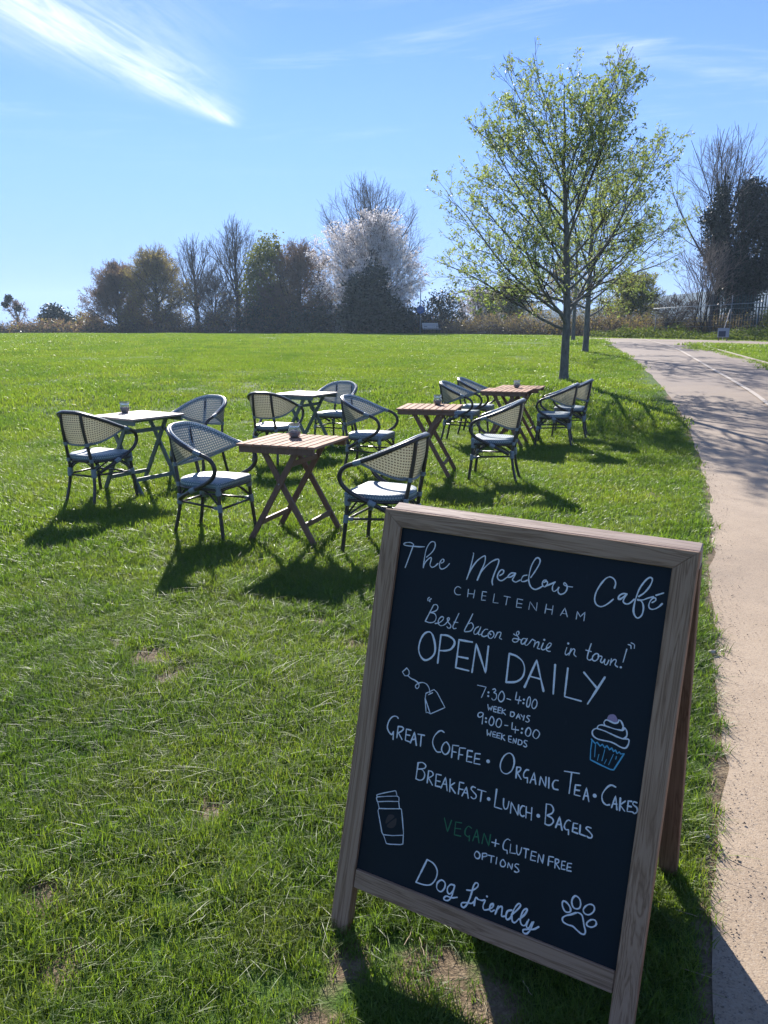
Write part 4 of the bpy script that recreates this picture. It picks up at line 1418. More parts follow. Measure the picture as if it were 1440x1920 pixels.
def build_board():
    a = np.array([0.875, -0.484, -0.014]); a /= np.linalg.norm(a)
    u = np.array([0.146, 0.205, 0.968]); u -= a * (a @ u); u /= np.linalg.norm(u)
    n = np.cross(a, u)                         # towards the reader
    TL = np.array([0.048, 1.931, CAM_H - 0.496])
    PW, PH = 0.666, 0.896
    base = np.array([0.28, 1.70, 0.0])
    root = thing("a_frame_chalkboard", "wooden A-frame chalkboard with white hand lettering standing in the grass by the path", "chalkboard", tuple(base))
    M_OLD = [mat_wood("weathered_pine_" + s, (0.15, 0.083, 0.047), (0.26, 0.157, 0.095), (0.375, 0.24, 0.155), axis=ax, rough=0.75, gscale=0.75, spec=0.25) for s, ax in (("upright", 1), ("rail", 0))]
    M_CAP_SUNLIT = mat_wood("sunlit_pine_top", (0.30, 0.215, 0.165), (0.40, 0.30, 0.235), (0.50, 0.39, 0.31), axis=0, rough=0.75, gscale=0.75, spec=0.25)  # same pine, sun on the top faces painted in as a paler colour
    M_EDGE = mat_wood("orange_pine_edge", (0.15, 0.07, 0.035), (0.22, 0.11, 0.06), (0.29, 0.16, 0.09), axis=1, rough=0.7, gscale=0.8)

    def frame_mat(O, X, Y, Z):
        return Matrix(((X[0], Y[0], Z[0], O[0] - base[0]), (X[1], Y[1], Z[1], O[1] - base[1]), (X[2], Y[2], Z[2], O[2] - base[2]), (0, 0, 0, 1)))

    def put(o, M):
        o.parent = root; o.matrix_basis = M
        return o

    MF = frame_mat(TL, a, u, n)
    # local: x right along the panel top (0..PW), y up (0..-PH), z towards the reader; panel face at z=0
    W = 0.051; D = 0.036; ZF = 0.011
    zc = ZF - D / 2

    def post(x0, x1, ytop_in, ytop_out, ybot, mat):
        """upright with a mitred top: inner edge shorter than outer edge"""
        mb = MB(); b_ = 0.0018
        inner_left = x1 < PW / 2
        yA, yB = (ytop_out, ytop_in) if inner_left else (ytop_in, ytop_out)
        ol = np.array([(x0, ybot), (x1, ybot), (x1, yB), (x0, yA)])
        c = ol.mean(0)
        ins = c + (ol - c) * np.array([1 - 2 * b_ / (x1 - x0), 1 - 2 * b_ / 1.1])
        L = [np.c_[ins, np.full(4, ZF)], np.c_[ol, np.full(4, ZF - b_)], np.c_[ol, np.full(4, ZF - D + b_)], np.c_[ins, np.full(4, ZF - D)]]
        V = np.vstack(L)
        F = [(0, 1, 2, 3), (15, 14, 13, 12)]
        mi = [0, 0]
        for r in range(3):
            for k in range(4):
                k2 = (k + 1) % 4
                F.append((r * 4 + k, (r + 1) * 4 + k, (r + 1) * 4 + k2, r * 4 + k2)); mi.append(1 if r == 1 else 0)
        mb.add(V, np.array(F), np.array(mi))
        return put(mb.build("post", [mat, M_EDGE]), MF)

    ft = 0.0435
    yfoot_l, yfoot_r = -1.072, -1.066
    # ground contact of each foot: drop the corner to z=0
    def y_at_ground(x):
        p = TL + a * x
        return -p[2] / u[2]
    post(-W, 0.0, 0.0, ft, y_at_ground(-W / 2) - 0.004, M_OLD[0])
    post(PW, PW + W, 0.0, ft, y_at_ground(PW + W / 2) - 0.004, M_OLD[0])
    # top rail, mitred ends
    mb = MB()
    b_ = 0.0018
    ol = np.array([(-W + 0.0015, ft), (-0.0008, 0.0), (PW + 0.0008, 0.0), (PW + W - 0.0015, ft)])
    c = ol.mean(0)
    ins = c + (ol - c) * np.array([0.998, 1 - 2 * b_ / ft])
    V = np.vstack([np.c_[ins, np.full(4, ZF + .0005)], np.c_[ol, np.full(4, ZF - b_)], np.c_[ol, np.full(4, ZF - D + b_)], np.c_[ins, np.full(4, ZF - D)]])
    F = [(0, 1, 2, 3), (15, 14, 13, 12)]
    for r in range(3):
        for k in range(4):
            k2 = (k + 1) % 4
            F.append((r * 4 + k, (r + 1) * 4 + k, (r + 1) * 4 + k2, r * 4 + k2))
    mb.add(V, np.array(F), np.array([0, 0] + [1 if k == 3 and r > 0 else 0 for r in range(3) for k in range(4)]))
    put(mb.build("top_rail", [M_OLD[1], M_CAP_SUNLIT]), MF)
    mb = MB()
    mb.box((PW / 2, -PH - 0.0245, zc - 0.001), (PW - 0.002, 0.049, D - 0.004), None, 0, 0.0022)
    put(mb.build("bottom_rail", M_OLD[1]), MF)
    # panel
    m, t = material("blackboard_paint")
    p = t.n('ShaderNodeTexCoord').outputs['Object']
    sm = t.noise(t.vec(p, (1.5, 0.5, 1)), 6.0, 5, 0.7); sc2 = t.noise(t.vec(p, (1, 0.25, 1)), 45.0, 4, 0.7)
    colr = t.mix(t.maprange(sm, 0.4, 0.72, 0, 1), (0.0035, 0.0085, 0.0145), (0.006, 0.012, 0.018))
    colr = t.mix(t.maprange(sc2, 0.66, 0.8, 0, 0.4), colr, (0.035, 0.042, 0.05))
    t.out(t.n('ShaderNodeBsdfPrincipled', {'Base Color': colr, 'Roughness': t.maprange(sm, 0.3, 0.7, 0.5, 0.65), 'Specular IOR Level': 0.22,
                                           'Normal': t.bump(sc2, 0.04, 0.001)}).outputs[0])
    mb = MB()
    mb.box((PW / 2, -PH / 2, -0.004), (PW + 0.012, PH + 0.012, 0.008))
    put(mb.build("chalk_panel", m), MF)

    # chalk strokes
    def chalk(name, c):
        m, t = material(name)
        p = t.n('ShaderNodeTexCoord').outputs['Object']
        n1 = t.noise(p, 420.0, 4, 0.75); n2 = t.noise(p, 60.0, 3)
        cc = t.mix(t.maprange(n1, 0.30, 0.5, 0.55, 0), c, tuple(v * 0.45 for v in c))
        cc = t.mix(t.maprange(n2, 0.4, 0.7, 0, 0.25), cc, tuple(v * 0.7 for v in c))
        t.out(t.n('ShaderNodeBsdfPrincipled', {'Base Color': cc, 'Roughness': 0.8, 'Specular IOR Level': 0.2}).outputs[0])
        return m
    mats = {'w': chalk("white_chalk_pen", (0.74, 0.76, 0.78)), 'g': chalk("green_chalk_pen", (0.035, 0.17, 0.085)), 'b': chalk("blue_chalk_pen", (0.12, 0.42, 0.60)),
            'p': chalk("pink_chalk_pen", (0.36, 0.26, 0.36)), 'k': chalk("brown_chalk_pen", (0.055, 0.045, 0.042))}
    names = {1: "tea_bag_drawing", 2: "cupcake_drawing", 3: "paper_cup_drawing", 4: "paw_print_drawing"}
    keys = list(mats)
    mbs = {}
    lastc = {'part': None}
    rng = np.random.default_rng(8)
    cur_part = None
    rows = [[int(v) for v in ln.split()] for ln in STROKES.strip().split('\n')]
    # strokes of one word belong together
    bxs = []
    for r_ in rows:
        q = np.array(r_[4:], float).reshape(-1, 2) * 0.0002
        ex = 0.012 if r_[0] == 12 else 0.0055
        bxs.append((q[:, 0].min() - ex, q[:, 0].max() + ex, q[:, 1].min() - 0.003, q[:, 1].max() + 0.003))
    word = list(range(len(rows)))
    for i in range(len(rows)):
        for j in range(i):
            if rows[i][0] == rows[j][0] and rows[i][1] == rows[j][1] and rows[i][0] >= 10:
                A, B = bxs[i], bxs[j]
                if A[0] < B[1] and B[0] < A[1] and A[2] < B[3] and B[2] < A[3] and word[i] != word[j]:
                    o_, n_ = word[i], word[j]
                    word = [n_ if v == o_ else v for v in word]
    for w_, nums in zip(word, rows):
        pk, ck, kind, wid = nums[0], 'wgbpk'[nums[1]], 'lcodDf'[nums[2]], nums[3] / 10000.0
        P = np.array(nums[4:], float).reshape(-1, 2) * 0.0002
        P[:, 1] *= -1
        if pk >= 10: pk = 100 + w_
        mb = mbs.setdefault(pk, MB()); mi = keys.index(ck)
        if kind in 'dD':
            r = 0.0026 if kind == 'd' else 0.0046
            q = np.arange(10) / 10 * 2 * math.pi
            ringp = P[0] + np.c_[np.cos(q), np.sin(q)] * r
            V = np.vstack([np.c_[ringp, np.full(10, 0.0002)], [[*P[0], 0.0009]]])
            mb.add(V, np.array([(k, (k + 1) % 10, 10) for k in range(10)]), mi)
            continue
        if kind == 'f':
            C = catmull(P, 4, True)[:-1]; c0 = C.mean(0); nn = len(C)
            V = np.vstack([np.c_[C, np.full(nn, 0.0001)], np.c_[c0 + (C - c0) * 0.9, np.full(nn, 0.0003)], [[*c0, 0.00032]]])
            Q = np.array([(k, (k + 1) % nn, nn + (k + 1) % nn, nn + k) for k in range(nn)])
            n0 = mb.nv
            mb.add(V, Q, mi)
            mb.F[3].append(np.array([(n0 + nn + k, n0 + nn + (k + 1) % nn, n0 + 2 * nn) for k in range(nn)])); mb.M[3].append(np.full(nn, mi, np.int32)); mb.U[3].append(np.zeros((nn * 3, 2)))
            continue
        if kind == 'l':
            C = [P[0]]
            for k in range(len(P) - 1):
                L_ = np.linalg.norm(P[k + 1] - P[k]); m_ = max(2, int(L_ / 0.004))
                for s in np.linspace(0, 1, m_ + 1)[1:]:
                    C.append(P[k] * (1 - s) + P[k + 1] * s)
            C = np.array(C)
        else:
            C = catmull(P, 6, kind == 'o')
        d = np.gradient(C, axis=0); d /= np.linalg.norm(d, axis=1, keepdims=True) + 1e-12
        nrm = np.c_[-d[:, 1], d[:, 0]]
        # rounded ends
        ext = [C[0] - d[0] * wid * 0.45, *C, C[-1] + d[-1] * wid * 0.45]
        C2 = np.array(ext); n2 = np.vstack([nrm[:1], nrm, nrm[-1:]])
        wv = wid * 0.5 * (1 + 0.16 * np.convolve(rng.normal(0, 1, len(C2) + 6), np.ones(7) / 2.6, 'valid'))
        wv = np.clip(wv, wid * 0.33, wid * 0.7); wv[0] *= 0.35; wv[-1] *= 0.35
        z0 = 0.0002 + rng.uniform(0, 0.0002)
        V = np.stack([np.c_[C2 - n2 * wv[:, None], np.full(len(C2), z0)], np.c_[C2, np.full(len(C2), z0 + 0.0007)], np.c_[C2 + n2 * wv[:, None], np.full(len(C2), z0)]], 1)
        K = len(C2)
        i, j = np.meshgrid(np.arange(K - 1), np.arange(2), indexing='ij')
        q = i * 3 + j
        mb.add(V.reshape(-1, 3), np.stack([q, q + 3, q + 4, q + 1], -1).reshape(-1, 4)[:, ::-1], mi)
    for pk, mb in mbs.items():
        put(mb.build(names.get(pk, "lettering"), list(mats.values())), MF)

    # rear frame leaning the other way, hinged under the top
    up_r = np.array([-0.115, -0.345, 1.03])
    top_r = TL + u * ft - n * (D + 0.003) + n * ZF           # rear face of the front frame, left end
    foot_r = np.array([0.785, 1.935, 0.0])
    topR_right = top_r + a * PW
    yv = topR_right - foot_r; yl = np.linalg.norm(yv); yv /= yl
    yv -= a * (a @ yv); yv /= np.linalg.norm(yv)
    nz = np.cross(a, yv)
    MR = frame_mat(top_r, a, yv, nz)
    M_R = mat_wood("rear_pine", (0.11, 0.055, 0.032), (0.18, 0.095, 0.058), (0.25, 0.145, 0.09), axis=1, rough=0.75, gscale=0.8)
    for x in (-W / 2, PW + W / 2):
        mb = MB(); p0 = top_r + a * x
        L_ = p0[2] / yv[2]
        mb.box((x, -0.048 - (L_ - 0.048) / 2, -D / 2), (W, L_ - 0.048, D - 0.004), None, 0, 0.002)
        put(mb.build("rear_post", M_R), MR)
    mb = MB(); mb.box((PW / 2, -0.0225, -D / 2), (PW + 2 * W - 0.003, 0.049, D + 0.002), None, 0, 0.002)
    put(mb.build("rear_rail", M_CAP_SUNLIT), MR)  # whole upper rail takes the painted sunlit tone
    mb = MB(); mb.box((PW / 2, -PH - 0.075, -D / 2), (PW - 0.002, W - 0.004, D - 0.006), None, 0, 0.002)
    put(mb.build("rear_rail", M_OLD[1]), MR)
    mb = MB(); mb.box((PW / 2, -PH / 2 - 0.05, -D / 2), (PW - 0.003, PH - 0.002, 0.008))
    put(mb.build("rear_panel", m), MR)
    return root


build_board()


# ------------------------------------------------------------------ trees
GOLD = 2.399963


def perp(D):
    ref = np.where(np.abs(D[:, 2:3]) < 0.9, np.array([[0, 0, 1.0]]), np.array([[1.0, 0, 0]]))
    u = np.cross(ref, D); u /= np.linalg.norm(u, axis=1, keepdims=True)
    return u, np.cross(D, u)


def spawn(rng, P, R, n, t0, t1, ang, L, K, up, wob, rr, tip, env=None, absL=False, rmin=0.002, lmin=0.0):
    """children on branches P (N,Kp,3)"""
    N, Kp, _ = P.shape
    t = t0 + (t1 - t0) * (np.arange(n)[None] + rng.random((N, n))) / n
    f = t * (Kp - 1); i = np.minimum(f.astype(int), Kp - 2); fr = (f - i)[..., None]
    ar = np.arange(N)[:, None]
    A, B = P[ar, i], P[ar, i + 1]
    S = (A * (1 - fr) + B * fr).reshape(-1, 3)
    D = (B - A).reshape(-1, 3); D /= np.linalg.norm(D, axis=1, keepdims=True) + 1e-9
    r = (R[ar, i] * (1 - fr[..., 0]) + R[ar, i + 1] * fr[..., 0]).reshape(-1)
    lp = np.linalg.norm(np.diff(P, axis=1), axis=2).sum(1)
    M = N * n
    az = (np.arange(n)[None] * GOLD + rng.random((N, 1)) * 6.28 + rng.normal(0, 0.4, (N, n))).reshape(-1)
    tt = t.reshape(-1)
    tn = (tt - t0) / max(t1 - t0, 1e-6)
    a0 = np.radians(ang[0] + (ang[1] - ang[0]) * tn + rng.normal(0, 7, M))
    u, v = perp(D)
    d = np.cos(a0)[:, None] * D + np.sin(a0)[:, None] * (np.cos(az)[:, None] * u + np.sin(az)[:, None] * v)
    if absL:
        Lc = np.full(M, float(L)) * rng.uniform(0.8, 1.15, M)
    else:
        Lc = np.repeat(lp, n) * L * (1 - 0.55 * tn) * rng.uniform(0.65, 1.25, M)
    if env is not None:
        upv = np.array([0, 0, 1.0]) * up * 0.5
        dd = d + upv; dd /= np.linalg.norm(dd, axis=1, keepdims=True)
        for _ in range(9):
            bad = ~env(S + dd * Lc[:, None])
            Lc = np.where(bad, Lc * 0.8, Lc)
    if lmin:
        k_ = Lc > lmin * rng.uniform(0.8, 1.3, M)
        S, d, Lc, r = S[k_], d[k_], Lc[k_], r[k_]; M = len(S)
    pts = [S]; cur = S; w = rng.normal(0, wob, (M, 3))
    for k in range(K - 1):
        w = 0.6 * w + rng.normal(0, wob, (M, 3))
        d = d + w + np.array([0, 0, up / (K - 1)])
        d /= np.linalg.norm(d, axis=1, keepdims=True)
        cur = cur + d * (Lc / (K - 1))[:, None]
        pts.append(cur)
    C = np.stack(pts, 1)
    r0 = np.maximum(r * rr, rmin)
    s = np.linspace(0, 1, K)
    RR = r0[:, None] * (1 - s) + np.maximum(r0 * tip, rmin * 0.7)[:, None] * s
    return C, RR


def profile_env(x, y, z0, prof, rng, lump=0.25):
    """crown outline: radius by height, made uneven by direction"""
    ph = rng.random(6) * 6.28
    zs, rs = np.array(prof).T

    def inside(P):
        dx, dy = P[:, 0] - x, P[:, 1] - y
        z = P[:, 2] - z0
        a = np.arctan2(dy, dx)
        m = 1 + lump * (0.5 * np.sin(2 * a + ph[0] + z * 0.4) + 0.3 * np.sin(3 * a + ph[1] - z * 0.7) + 0.3 * np.sin(5 * a + ph[2] + z))
        r = np.interp(z, zs, rs, left=0, right=0) * m
        return np.hypot(dx, dy) < r
    return inside


def leaf_cards(rng, C, n_per, spread, size, flat=0.0, aspect=0.55, droop=0.0):
    """folded leaf shapes around cluster centres C"""
    M = len(C) * n_per
    P = np.repeat(C, n_per, 0) + rng.normal(0, spread, (M, 3))
    d = rng.normal(0, 1, (M, 3)); d[:, 2] = d[:, 2] * (1 - flat) - droop; d /= np.linalg.norm(d, axis=1, keepdims=True)
    u, v = perp(d)
    q = rng.random(M)[:, None] * 6.28
    s_ = np.cos(q) * u + np.sin(q) * v
    nn = np.cross(d, s_)
    L = size * rng.uniform(0.6, 1.35, M)[:, None]
    W_ = L * aspect * 0.5
    V = np.stack([P, P + d * L * 0.5 + s_ * W_ + nn * L * 0.08, P + d * L, P + d * L * 0.5 - s_ * W_ + nn * L * 0.08], 1).reshape(-1, 3)
    F = np.arange(M * 4).reshape(-1, 4)
    return V, F


def along(rng, P, n, t0=0.2, t1=1.0):
    N, K, _ = P.shape
    t = t0 + (t1 - t0) * rng.random((N, n)); f = t * (K - 1); i = np.minimum(f.astype(int), K - 2); fr = (f - i)[..., None]
    ar = np.arange(N)[:, None]
    return (P[ar, i] * (1 - fr) + P[ar, i + 1] * fr).reshape(-1, 3)


def trunk_line(x, y, z0, h, r0, r1, K=14, lean=(0, 0), wob=0.02, rng=None):
    s = np.linspace(0, 1, K)
    w = np.cumsum(rng.normal(0, wob, (K, 2)), 0) * s[:, None]
    P = np.c_[x + lean[0] * s * h + w[:, 0], y + lean[1] * s * h + w[:, 1], z0 - 0.1 + s * (h + 0.1)]
    R = r0 * (1 - s) ** 0.9 + r1 * s
    R[0] *= 1.25
    return P[None], R[None]


BARK_GREY = mat_bark("grey_bark", (0.05, 0.047, 0.040), (0.21, 0.20, 0.17), 14)
BARK_DARK = mat_bark("dark_bark", (0.020, 0.018, 0.016), (0.055, 0.048, 0.042), 5)
TWIG_GREY = mat_plain("grey_twigs", (0.095, 0.075, 0.062), 0.8, var=0.3, scale=3, bump=0.0)
TWIG_BROWN = mat_plain("brown_twigs", (0.14, 0.095, 0.072), 0.8, var=0.3, scale=3, bump=0.0)
TWIG_PALE = mat_plain("pale_twigs", (0.17, 0.13, 0.11), 0.8, var=0.3, scale=3, bump=0.0)
LEAF_YOUNG = mat_leaf("young_leaf", [(0.13, 0.20, 0.075), (0.19, 0.27, 0.11), (0.26, 0.33, 0.16), (0.15, 0.22, 0.09), (0.24, 0.28, 0.08)], 0.5, 0.5, 0.35)
LEAF_LIME = mat_leaf("lime_leaf", [(0.13, 0.17, 0.04), (0.19, 0.22, 0.06), (0.24, 0.24, 0.08)], 0.5, 0.5, 0.3)
LEAF_DARK = mat_leaf("evergreen_leaf", [(0.012, 0.022, 0.012), (0.022, 0.036, 0.016), (0.030, 0.048, 0.022), (0.016, 0.028, 0.016)], 0.18, 0.42, 0.5)
LEAF_IVY = mat_leaf("ivy_leaf", [(0.007, 0.014, 0.010), (0.013, 0.022, 0.014), (0.020, 0.032, 0.018)], 0.10, 0.5, 0.3)
LEAF_BUD = mat_leaf("brown_bud", [(0.15, 0.105, 0.08), (0.20, 0.14, 0.10), (0.14, 0.105, 0.08)], 0.55, 0.7, 0.2, ttint=(1.1, 1.0, 0.8))
LEAF_OLIVE = mat_leaf("olive_bud", [(0.16, 0.15, 0.075), (0.22, 0.195, 0.10), (0.18, 0.145, 0.085)], 0.58, 0.7, 0.2)
LEAF_YELLOW = mat_leaf("yellow_green_leaf", [(0.10, 0.13, 0.02), (0.17, 0.19, 0.035), (0.06, 0.09, 0.02)], 0.45, 0.5, 0.3)
BLOSSOM = mat_leaf("white_blossom", [(0.74, 0.71, 0.70), (0.85, 0.83, 0.82), (0.62, 0.58, 0.57)], 0.45, 0.6, 0.2, ttint=(1.0, 0.97, 0.98))


def wood_mesh(levels, name, mat, root, sides):
    mb = MB()
    for (P, R), S in zip(levels, sides):
        V, F = tubes(P, R, S); mb.add(V, F)
    return mb.build(name, mat, root, smooth=True)


def park_tree(seed, x, y, label, prof, H, trunk_h, r0, n1, leaf_n, group=None, lean=(0, 0), nl=(8, 6, 4), ec=(0, 0), k=0.735, t_top=0.86):
    """young spreading tree just coming into leaf"""
    rng = np.random.default_rng(seed)
    z0 = float(terr(x, y))
    prof = [(a * k, b * k) for a, b in prof]; H *= k; trunk_h *= k; ec = (ec[0] * k, ec[1] * k)
    root = thing("young_tree", label, "tree", (x, y, z0), group=group)
    env = profile_env(ec[0], ec[1], 0, prof, rng, 0.16)
    T = trunk_line(0, 0, 0, H * t_top, r0, r0 * 0.1, 18, lean, 0.03, rng)
    L1 = spawn(rng, *T, n1, trunk_h / (H * t_top), 0.74, (74, 30), H * 0.66, 11, 0.40, 0.045, 0.42, 0.16, env, absL=True, rmin=0.008)
    L2 = spawn(rng, *L1, nl[0], 0.16, 0.97, (46, 28), 0.52, 8, 0.30, 0.05, 0.5, 0.25, env, rmin=0.0045, lmin=k * 0.45)
    L3 = spawn(rng, *L2, nl[1], 0.15, 0.98, (44, 30), 0.48, 6, 0.26, 0.06, 0.6, 0.4, env, rmin=0.003, lmin=k * 0.22)
    L4 = spawn(rng, *L3, nl[2], 0.2, 1.0, (45, 30), 0.42, 4, 0.22, 0.06, 0.7, 0.5, env, rmin=0.0022, lmin=k * 0.11)
    wood_mesh([T, L1], "trunk", BARK_GREY, root, (14, 7))
    wood_mesh([L2, L3, L4], "branches", BARK_DARK, root, (5, 4, 3))
    C = np.vstack([L4[0][:, -1], along(rng, L4[0], 1, 0.3, 0.9), L3[0][:, -1]])
    C = C[rng.random(len(C)) < leaf_n]
    V, F = leaf_cards(rng, C, 6, 0.026, 0.066, 0.1, 0.5)
    mb = MB(); mb.add(V, F); mb.build("crown", LEAF_YOUNG, root)
    print(label, len(C) * 5, "leaves")
    return root


G_YT = "young trees beside the path"
park_tree(7, 4.08, 17.7, "young tree coming into leaf with grey trunk, nearest the cafe tables",
          [(1.15, 0.6), (1.6, 2.4), (2.1, 3.6), (2.9, 4.3), (4.2, 4.4), (5.8, 4.0), (7.6, 3.1), (8.9, 2.1), (9.6, 1.2), (10.0, 0.0)], 9.65, 1.5, 0.105, 27, 0.34, G_YT, (-0.002, 0), (11, 7, 5), (-0.35, 0))
park_tree(12, 7.14, 27.9, "second young tree further up the path, its dark trunk just right of the nearer one",
          [(1.3, 1.0), (2.0, 3.6), (3.5, 5.2), (5.5, 5.4), (7.5, 4.4), (9.0, 2.8), (10.2, 0.8), (10.5, 0)], 10.2, 1.8, 0.115, 20, 0.5, G_YT, (0.02, 0), (7, 6, 4))
park_tree(21, 9.95, 41.5, "farthest of the young trees, lime green, mostly hidden behind the two nearer trunks",
          [(1.5, 1.0), (2.5, 3.5), (5, 4.5), (8, 3.6), (10, 1.5), (10.8, 0)], 10.4, 1.9, 0.11, 16, 0.8, G_YT, (0, 0), (6, 5, 4))


def bare_tree(seed, px, d, top_py, half_px, label, name="bare_tree", base_py=None, n=(16, 8, 7, 5), r0=0.28, ang=(45, 22), up=0.5, trunk_h=0.16,
              twig=None, prof_shape=None, leaf=None, leaf_mat=None, leaf_size=0.10, leaf_frac=1.0, leaf_n=3, group=None, rmin=0.011, wob=0.05, stems=1, spreadl=0.08, crown="crown", lump=0.2):
    rng = np.random.default_rng(seed)
    x = bear(px) * d; y = d
    z0 = float(terr(x, y)); H = (elev(top_py, d) - z0) * 1.04
    W_ = half_px / F_PX * d * 1.25
    root = thing(name, label, "tree", (x, y, z0), group=group)
    shp = prof_shape or ([(0.0, 0.8), (0.2, 1.0), (0.45, 1.0), (0.65, 0.9), (0.85, 0.62), (1.0, 0.12), (1.03, 0)] if trunk_h < 0.1 else [(0.06, 0.35), (0.25, 0.85), (0.45, 1.0), (0.65, 0.92), (0.85, 0.6), (1.0, 0.12), (1.03, 0)])
    env = profile_env(0, 0, 0, [(a * H, b * W_) for a, b in shp], rng, lump)
    Ts = []
    for s in range(stems):
        lean = (0, 0) if stems == 1 else tuple(rng.normal(0, 0.22, 2))
        bx, by = (0, 0) if stems == 1 else rng.normal(0, 0.25, 2)
        Ts.append(trunk_line(bx, by, 0, H * (0.8 if stems == 1 else 0.7), r0, r0 * 0.12, 14, lean, 0.06, rng))
    T = (np.concatenate([a for a, b in Ts]), np.concatenate([b for a, b in Ts]))
    L1 = spawn(rng, *T, n[0], trunk_h, 0.97, ang, H * 0.55, 9, up, wob, 0.42, 0.15, env, absL=True, rmin=rmin * 2)
    L2 = spawn(rng, *L1, n[1], 0.15, 0.98, (42, 26), 0.5, 7, up * 0.6, wob, 0.5, 0.25, env, rmin=rmin * 1.3, lmin=0.9 * H / 12)
    L3 = spawn(rng, *L2, n[2], 0.15, 0.98, (42, 28), 0.5, 5, up * 0.5, wob, 0.6, 0.4, env, rmin=rmin, lmin=0.5 * H / 12)
    L4 = spawn(rng, *L3, n[3], 0.15, 1.0, (40, 28), 0.55, 4, up * 0.4, wob, 0.7, 0.5, env, rmin=rmin * 0.75, lmin=0.28 * H / 12)
    wood_mesh([T, L1], "trunk", BARK_DARK, root, (9, 5))
    wood_mesh([L2, L3, L4], "twigs", twig or TWIG_GREY, root, (4, 3, 3))
    if leaf_mat is not None:
        C = np.vstack([L4[0][:, -1], along(rng, L4[0], leaf_n)])
        C = C[rng.random(len(C)) < leaf_frac]
        V, F = leaf_cards(rng, C, 2, spreadl, leaf_size, 0.0, 0.7)
        mb = MB(); mb.add(V, F); mb.build(crown, leaf_mat, root)
    return root


def leafy_mass(rng, lobes, n, size, spread, shell=0.65):
    """cluster centres through a union of ellipsoids, denser towards the outside"""
    vol = np.array([a * b * c for (_, _, _, a, b, c) in lobes]) ** (2 / 3)
    cnt = np.maximum((n * vol / vol.sum()).astype(int), 4)
    out = []
    for (x, y, z, a, b, c), k in zip(lobes, cnt):
        d = rng.normal(0, 1, (k, 3)); d /= np.linalg.norm(d, axis=1, keepdims=True)
        ph = rng.random(3) * 6.28
        m = 1 + 0.13 * np.sin(d[:, 0] * 6 + ph[0]) + 0.13 * np.sin(d[:, 1] * 7 + ph[1]) + 0.12 * np.sin(d[:, 2] * 8 + ph[2])
        r = (shell + (1 - shell) * rng.random(k) ** 0.7) * m
        out.append(np.array([x, y, z]) + d * r[:, None] * np.array([a, b, c]))
    C = np.concatenate(out)
    return C[C[:, 2] > 0.02]


def bush(seed, px, d, label, lobes_px, mat, n, per, size, spread, name="evergreen_bush", cat="bush", twig=TWIG_BROWN, group=None, stems=7, shell=0.6):
    """lobes_px: (px, py, rx, ry) as seen, given real size at distance d"""
    rng = np.random.default_rng(seed)
    x = bear(px) * d; y = d; z0 = float(terr(x, y))
    root = thing(name, label, cat, (x, y, z0), group=group)
    k = d / F_PX
    lobes = []
    for (lx, ly, rx, ry) in lobes_px:
        lobes.append((bear(lx) * d - x, rng.uniform(-0.4, 0.4), elev(ly, d) - z0, rx * k, rx * k * 0.85, ry * k))
    C = leafy_mass(rng, lobes, n, size, spread, shell)
    V, F = leaf_cards(rng, C, per, spread, size, 0.1, 0.62)
    mb = MB(); mb.add(V, F); mb.build("crown", mat, root)
    # stems
    P = []; 
    for s in range(stems):
        lx, ly, lz, a, b, c = lobes[rng.integers(len(lobes))]
        e = np.array([lx, ly, lz]) + rng.normal(0, 0.3, 3) * np.array([a, b, c]); st = np.array([rng.normal(0, 0.25), rng.normal(0, 0.25), -0.05])
        s_ = np.linspace(0, 1, 7)[:, None]
        P.append(st * (1 - s_) + e * s_ + rng.normal(0, 0.05, (7, 3)) * s_)
    P = np.array(P); R = np.linspace(1, 0.2, 7)[None] * np.full((stems, 1), max(0.03, 0.012 * d * 0.06))
    V, F = tubes(P, R, 6); mb = MB(); mb.add(V, F); mb.build("trunk", twig, root, smooth=True)
    return root


G_FAR = "trees along the far side of the meadow"
# far left
bare_tree(31, 34, 96, 562, 36, "low bare tree at the far left with dark mistletoe balls in its top", n=(9, 6, 5, 4), r0=0.16, twig=TWIG_BROWN, group=G_FAR, leaf_mat=LEAF_BUD, leaf_size=0.14, leaf_frac=0.5)
_r = np.random.default_rng(2)
_mt = [o for o in COL.objects if o.get('label', '').startswith("low bare tree")][0]
for (mx, my, mr) in ((22, 560, 7), (14, 571, 5), (38, 578, 4.5)):
    c = np.array([bear(mx) * 95.5, 95.5, elev(my, 95.5)]) - np.array(_mt.location)
    d_ = _r.normal(0, 1, (260, 3)); d_ /= np.linalg.norm(d_, axis=1, keepdims=True)
    V, F = leaf_cards(_r, c + d_ * (_r.random((260, 1)) ** 0.5) * mr / F_PX * 95.5, 2, 0.04, 0.22)
    mb = MB(); mb.add(V, F); mb.build("mistletoe", LEAF_DARK, _mt)
bush(32, 105, 95, "dark conifer-like evergreen low on the left skyline", [(92, 602, 14, 22), (110, 598, 18, 20), (128, 606, 14, 16), (100, 585, 9, 12), (104, 618, 30, 12)], LEAF_DARK, 1500, 3, 0.32, 0.22, name="evergreen_tree", cat="tree", group=G_FAR)
bush(33, 158, 97, "low grey-green scrub between the dark evergreen and the brown tree on the left", [(140, 612, 16, 14), (160, 606, 18, 18), (178, 610, 14, 16)], LEAF_OLIVE, 900, 3, 0.25, 0.25, name="scrub_bush", group=G_FAR)
bush(34, 88, 93, "low brown scrub in front of the dark evergreen on the left skyline", [(45, 618, 22, 12), (70, 619, 18, 9), (112, 620, 20, 9), (150, 621, 24, 8)], LEAF_BUD, 900, 3, 0.22, 0.22, name="scrub_bush", group=G_FAR)
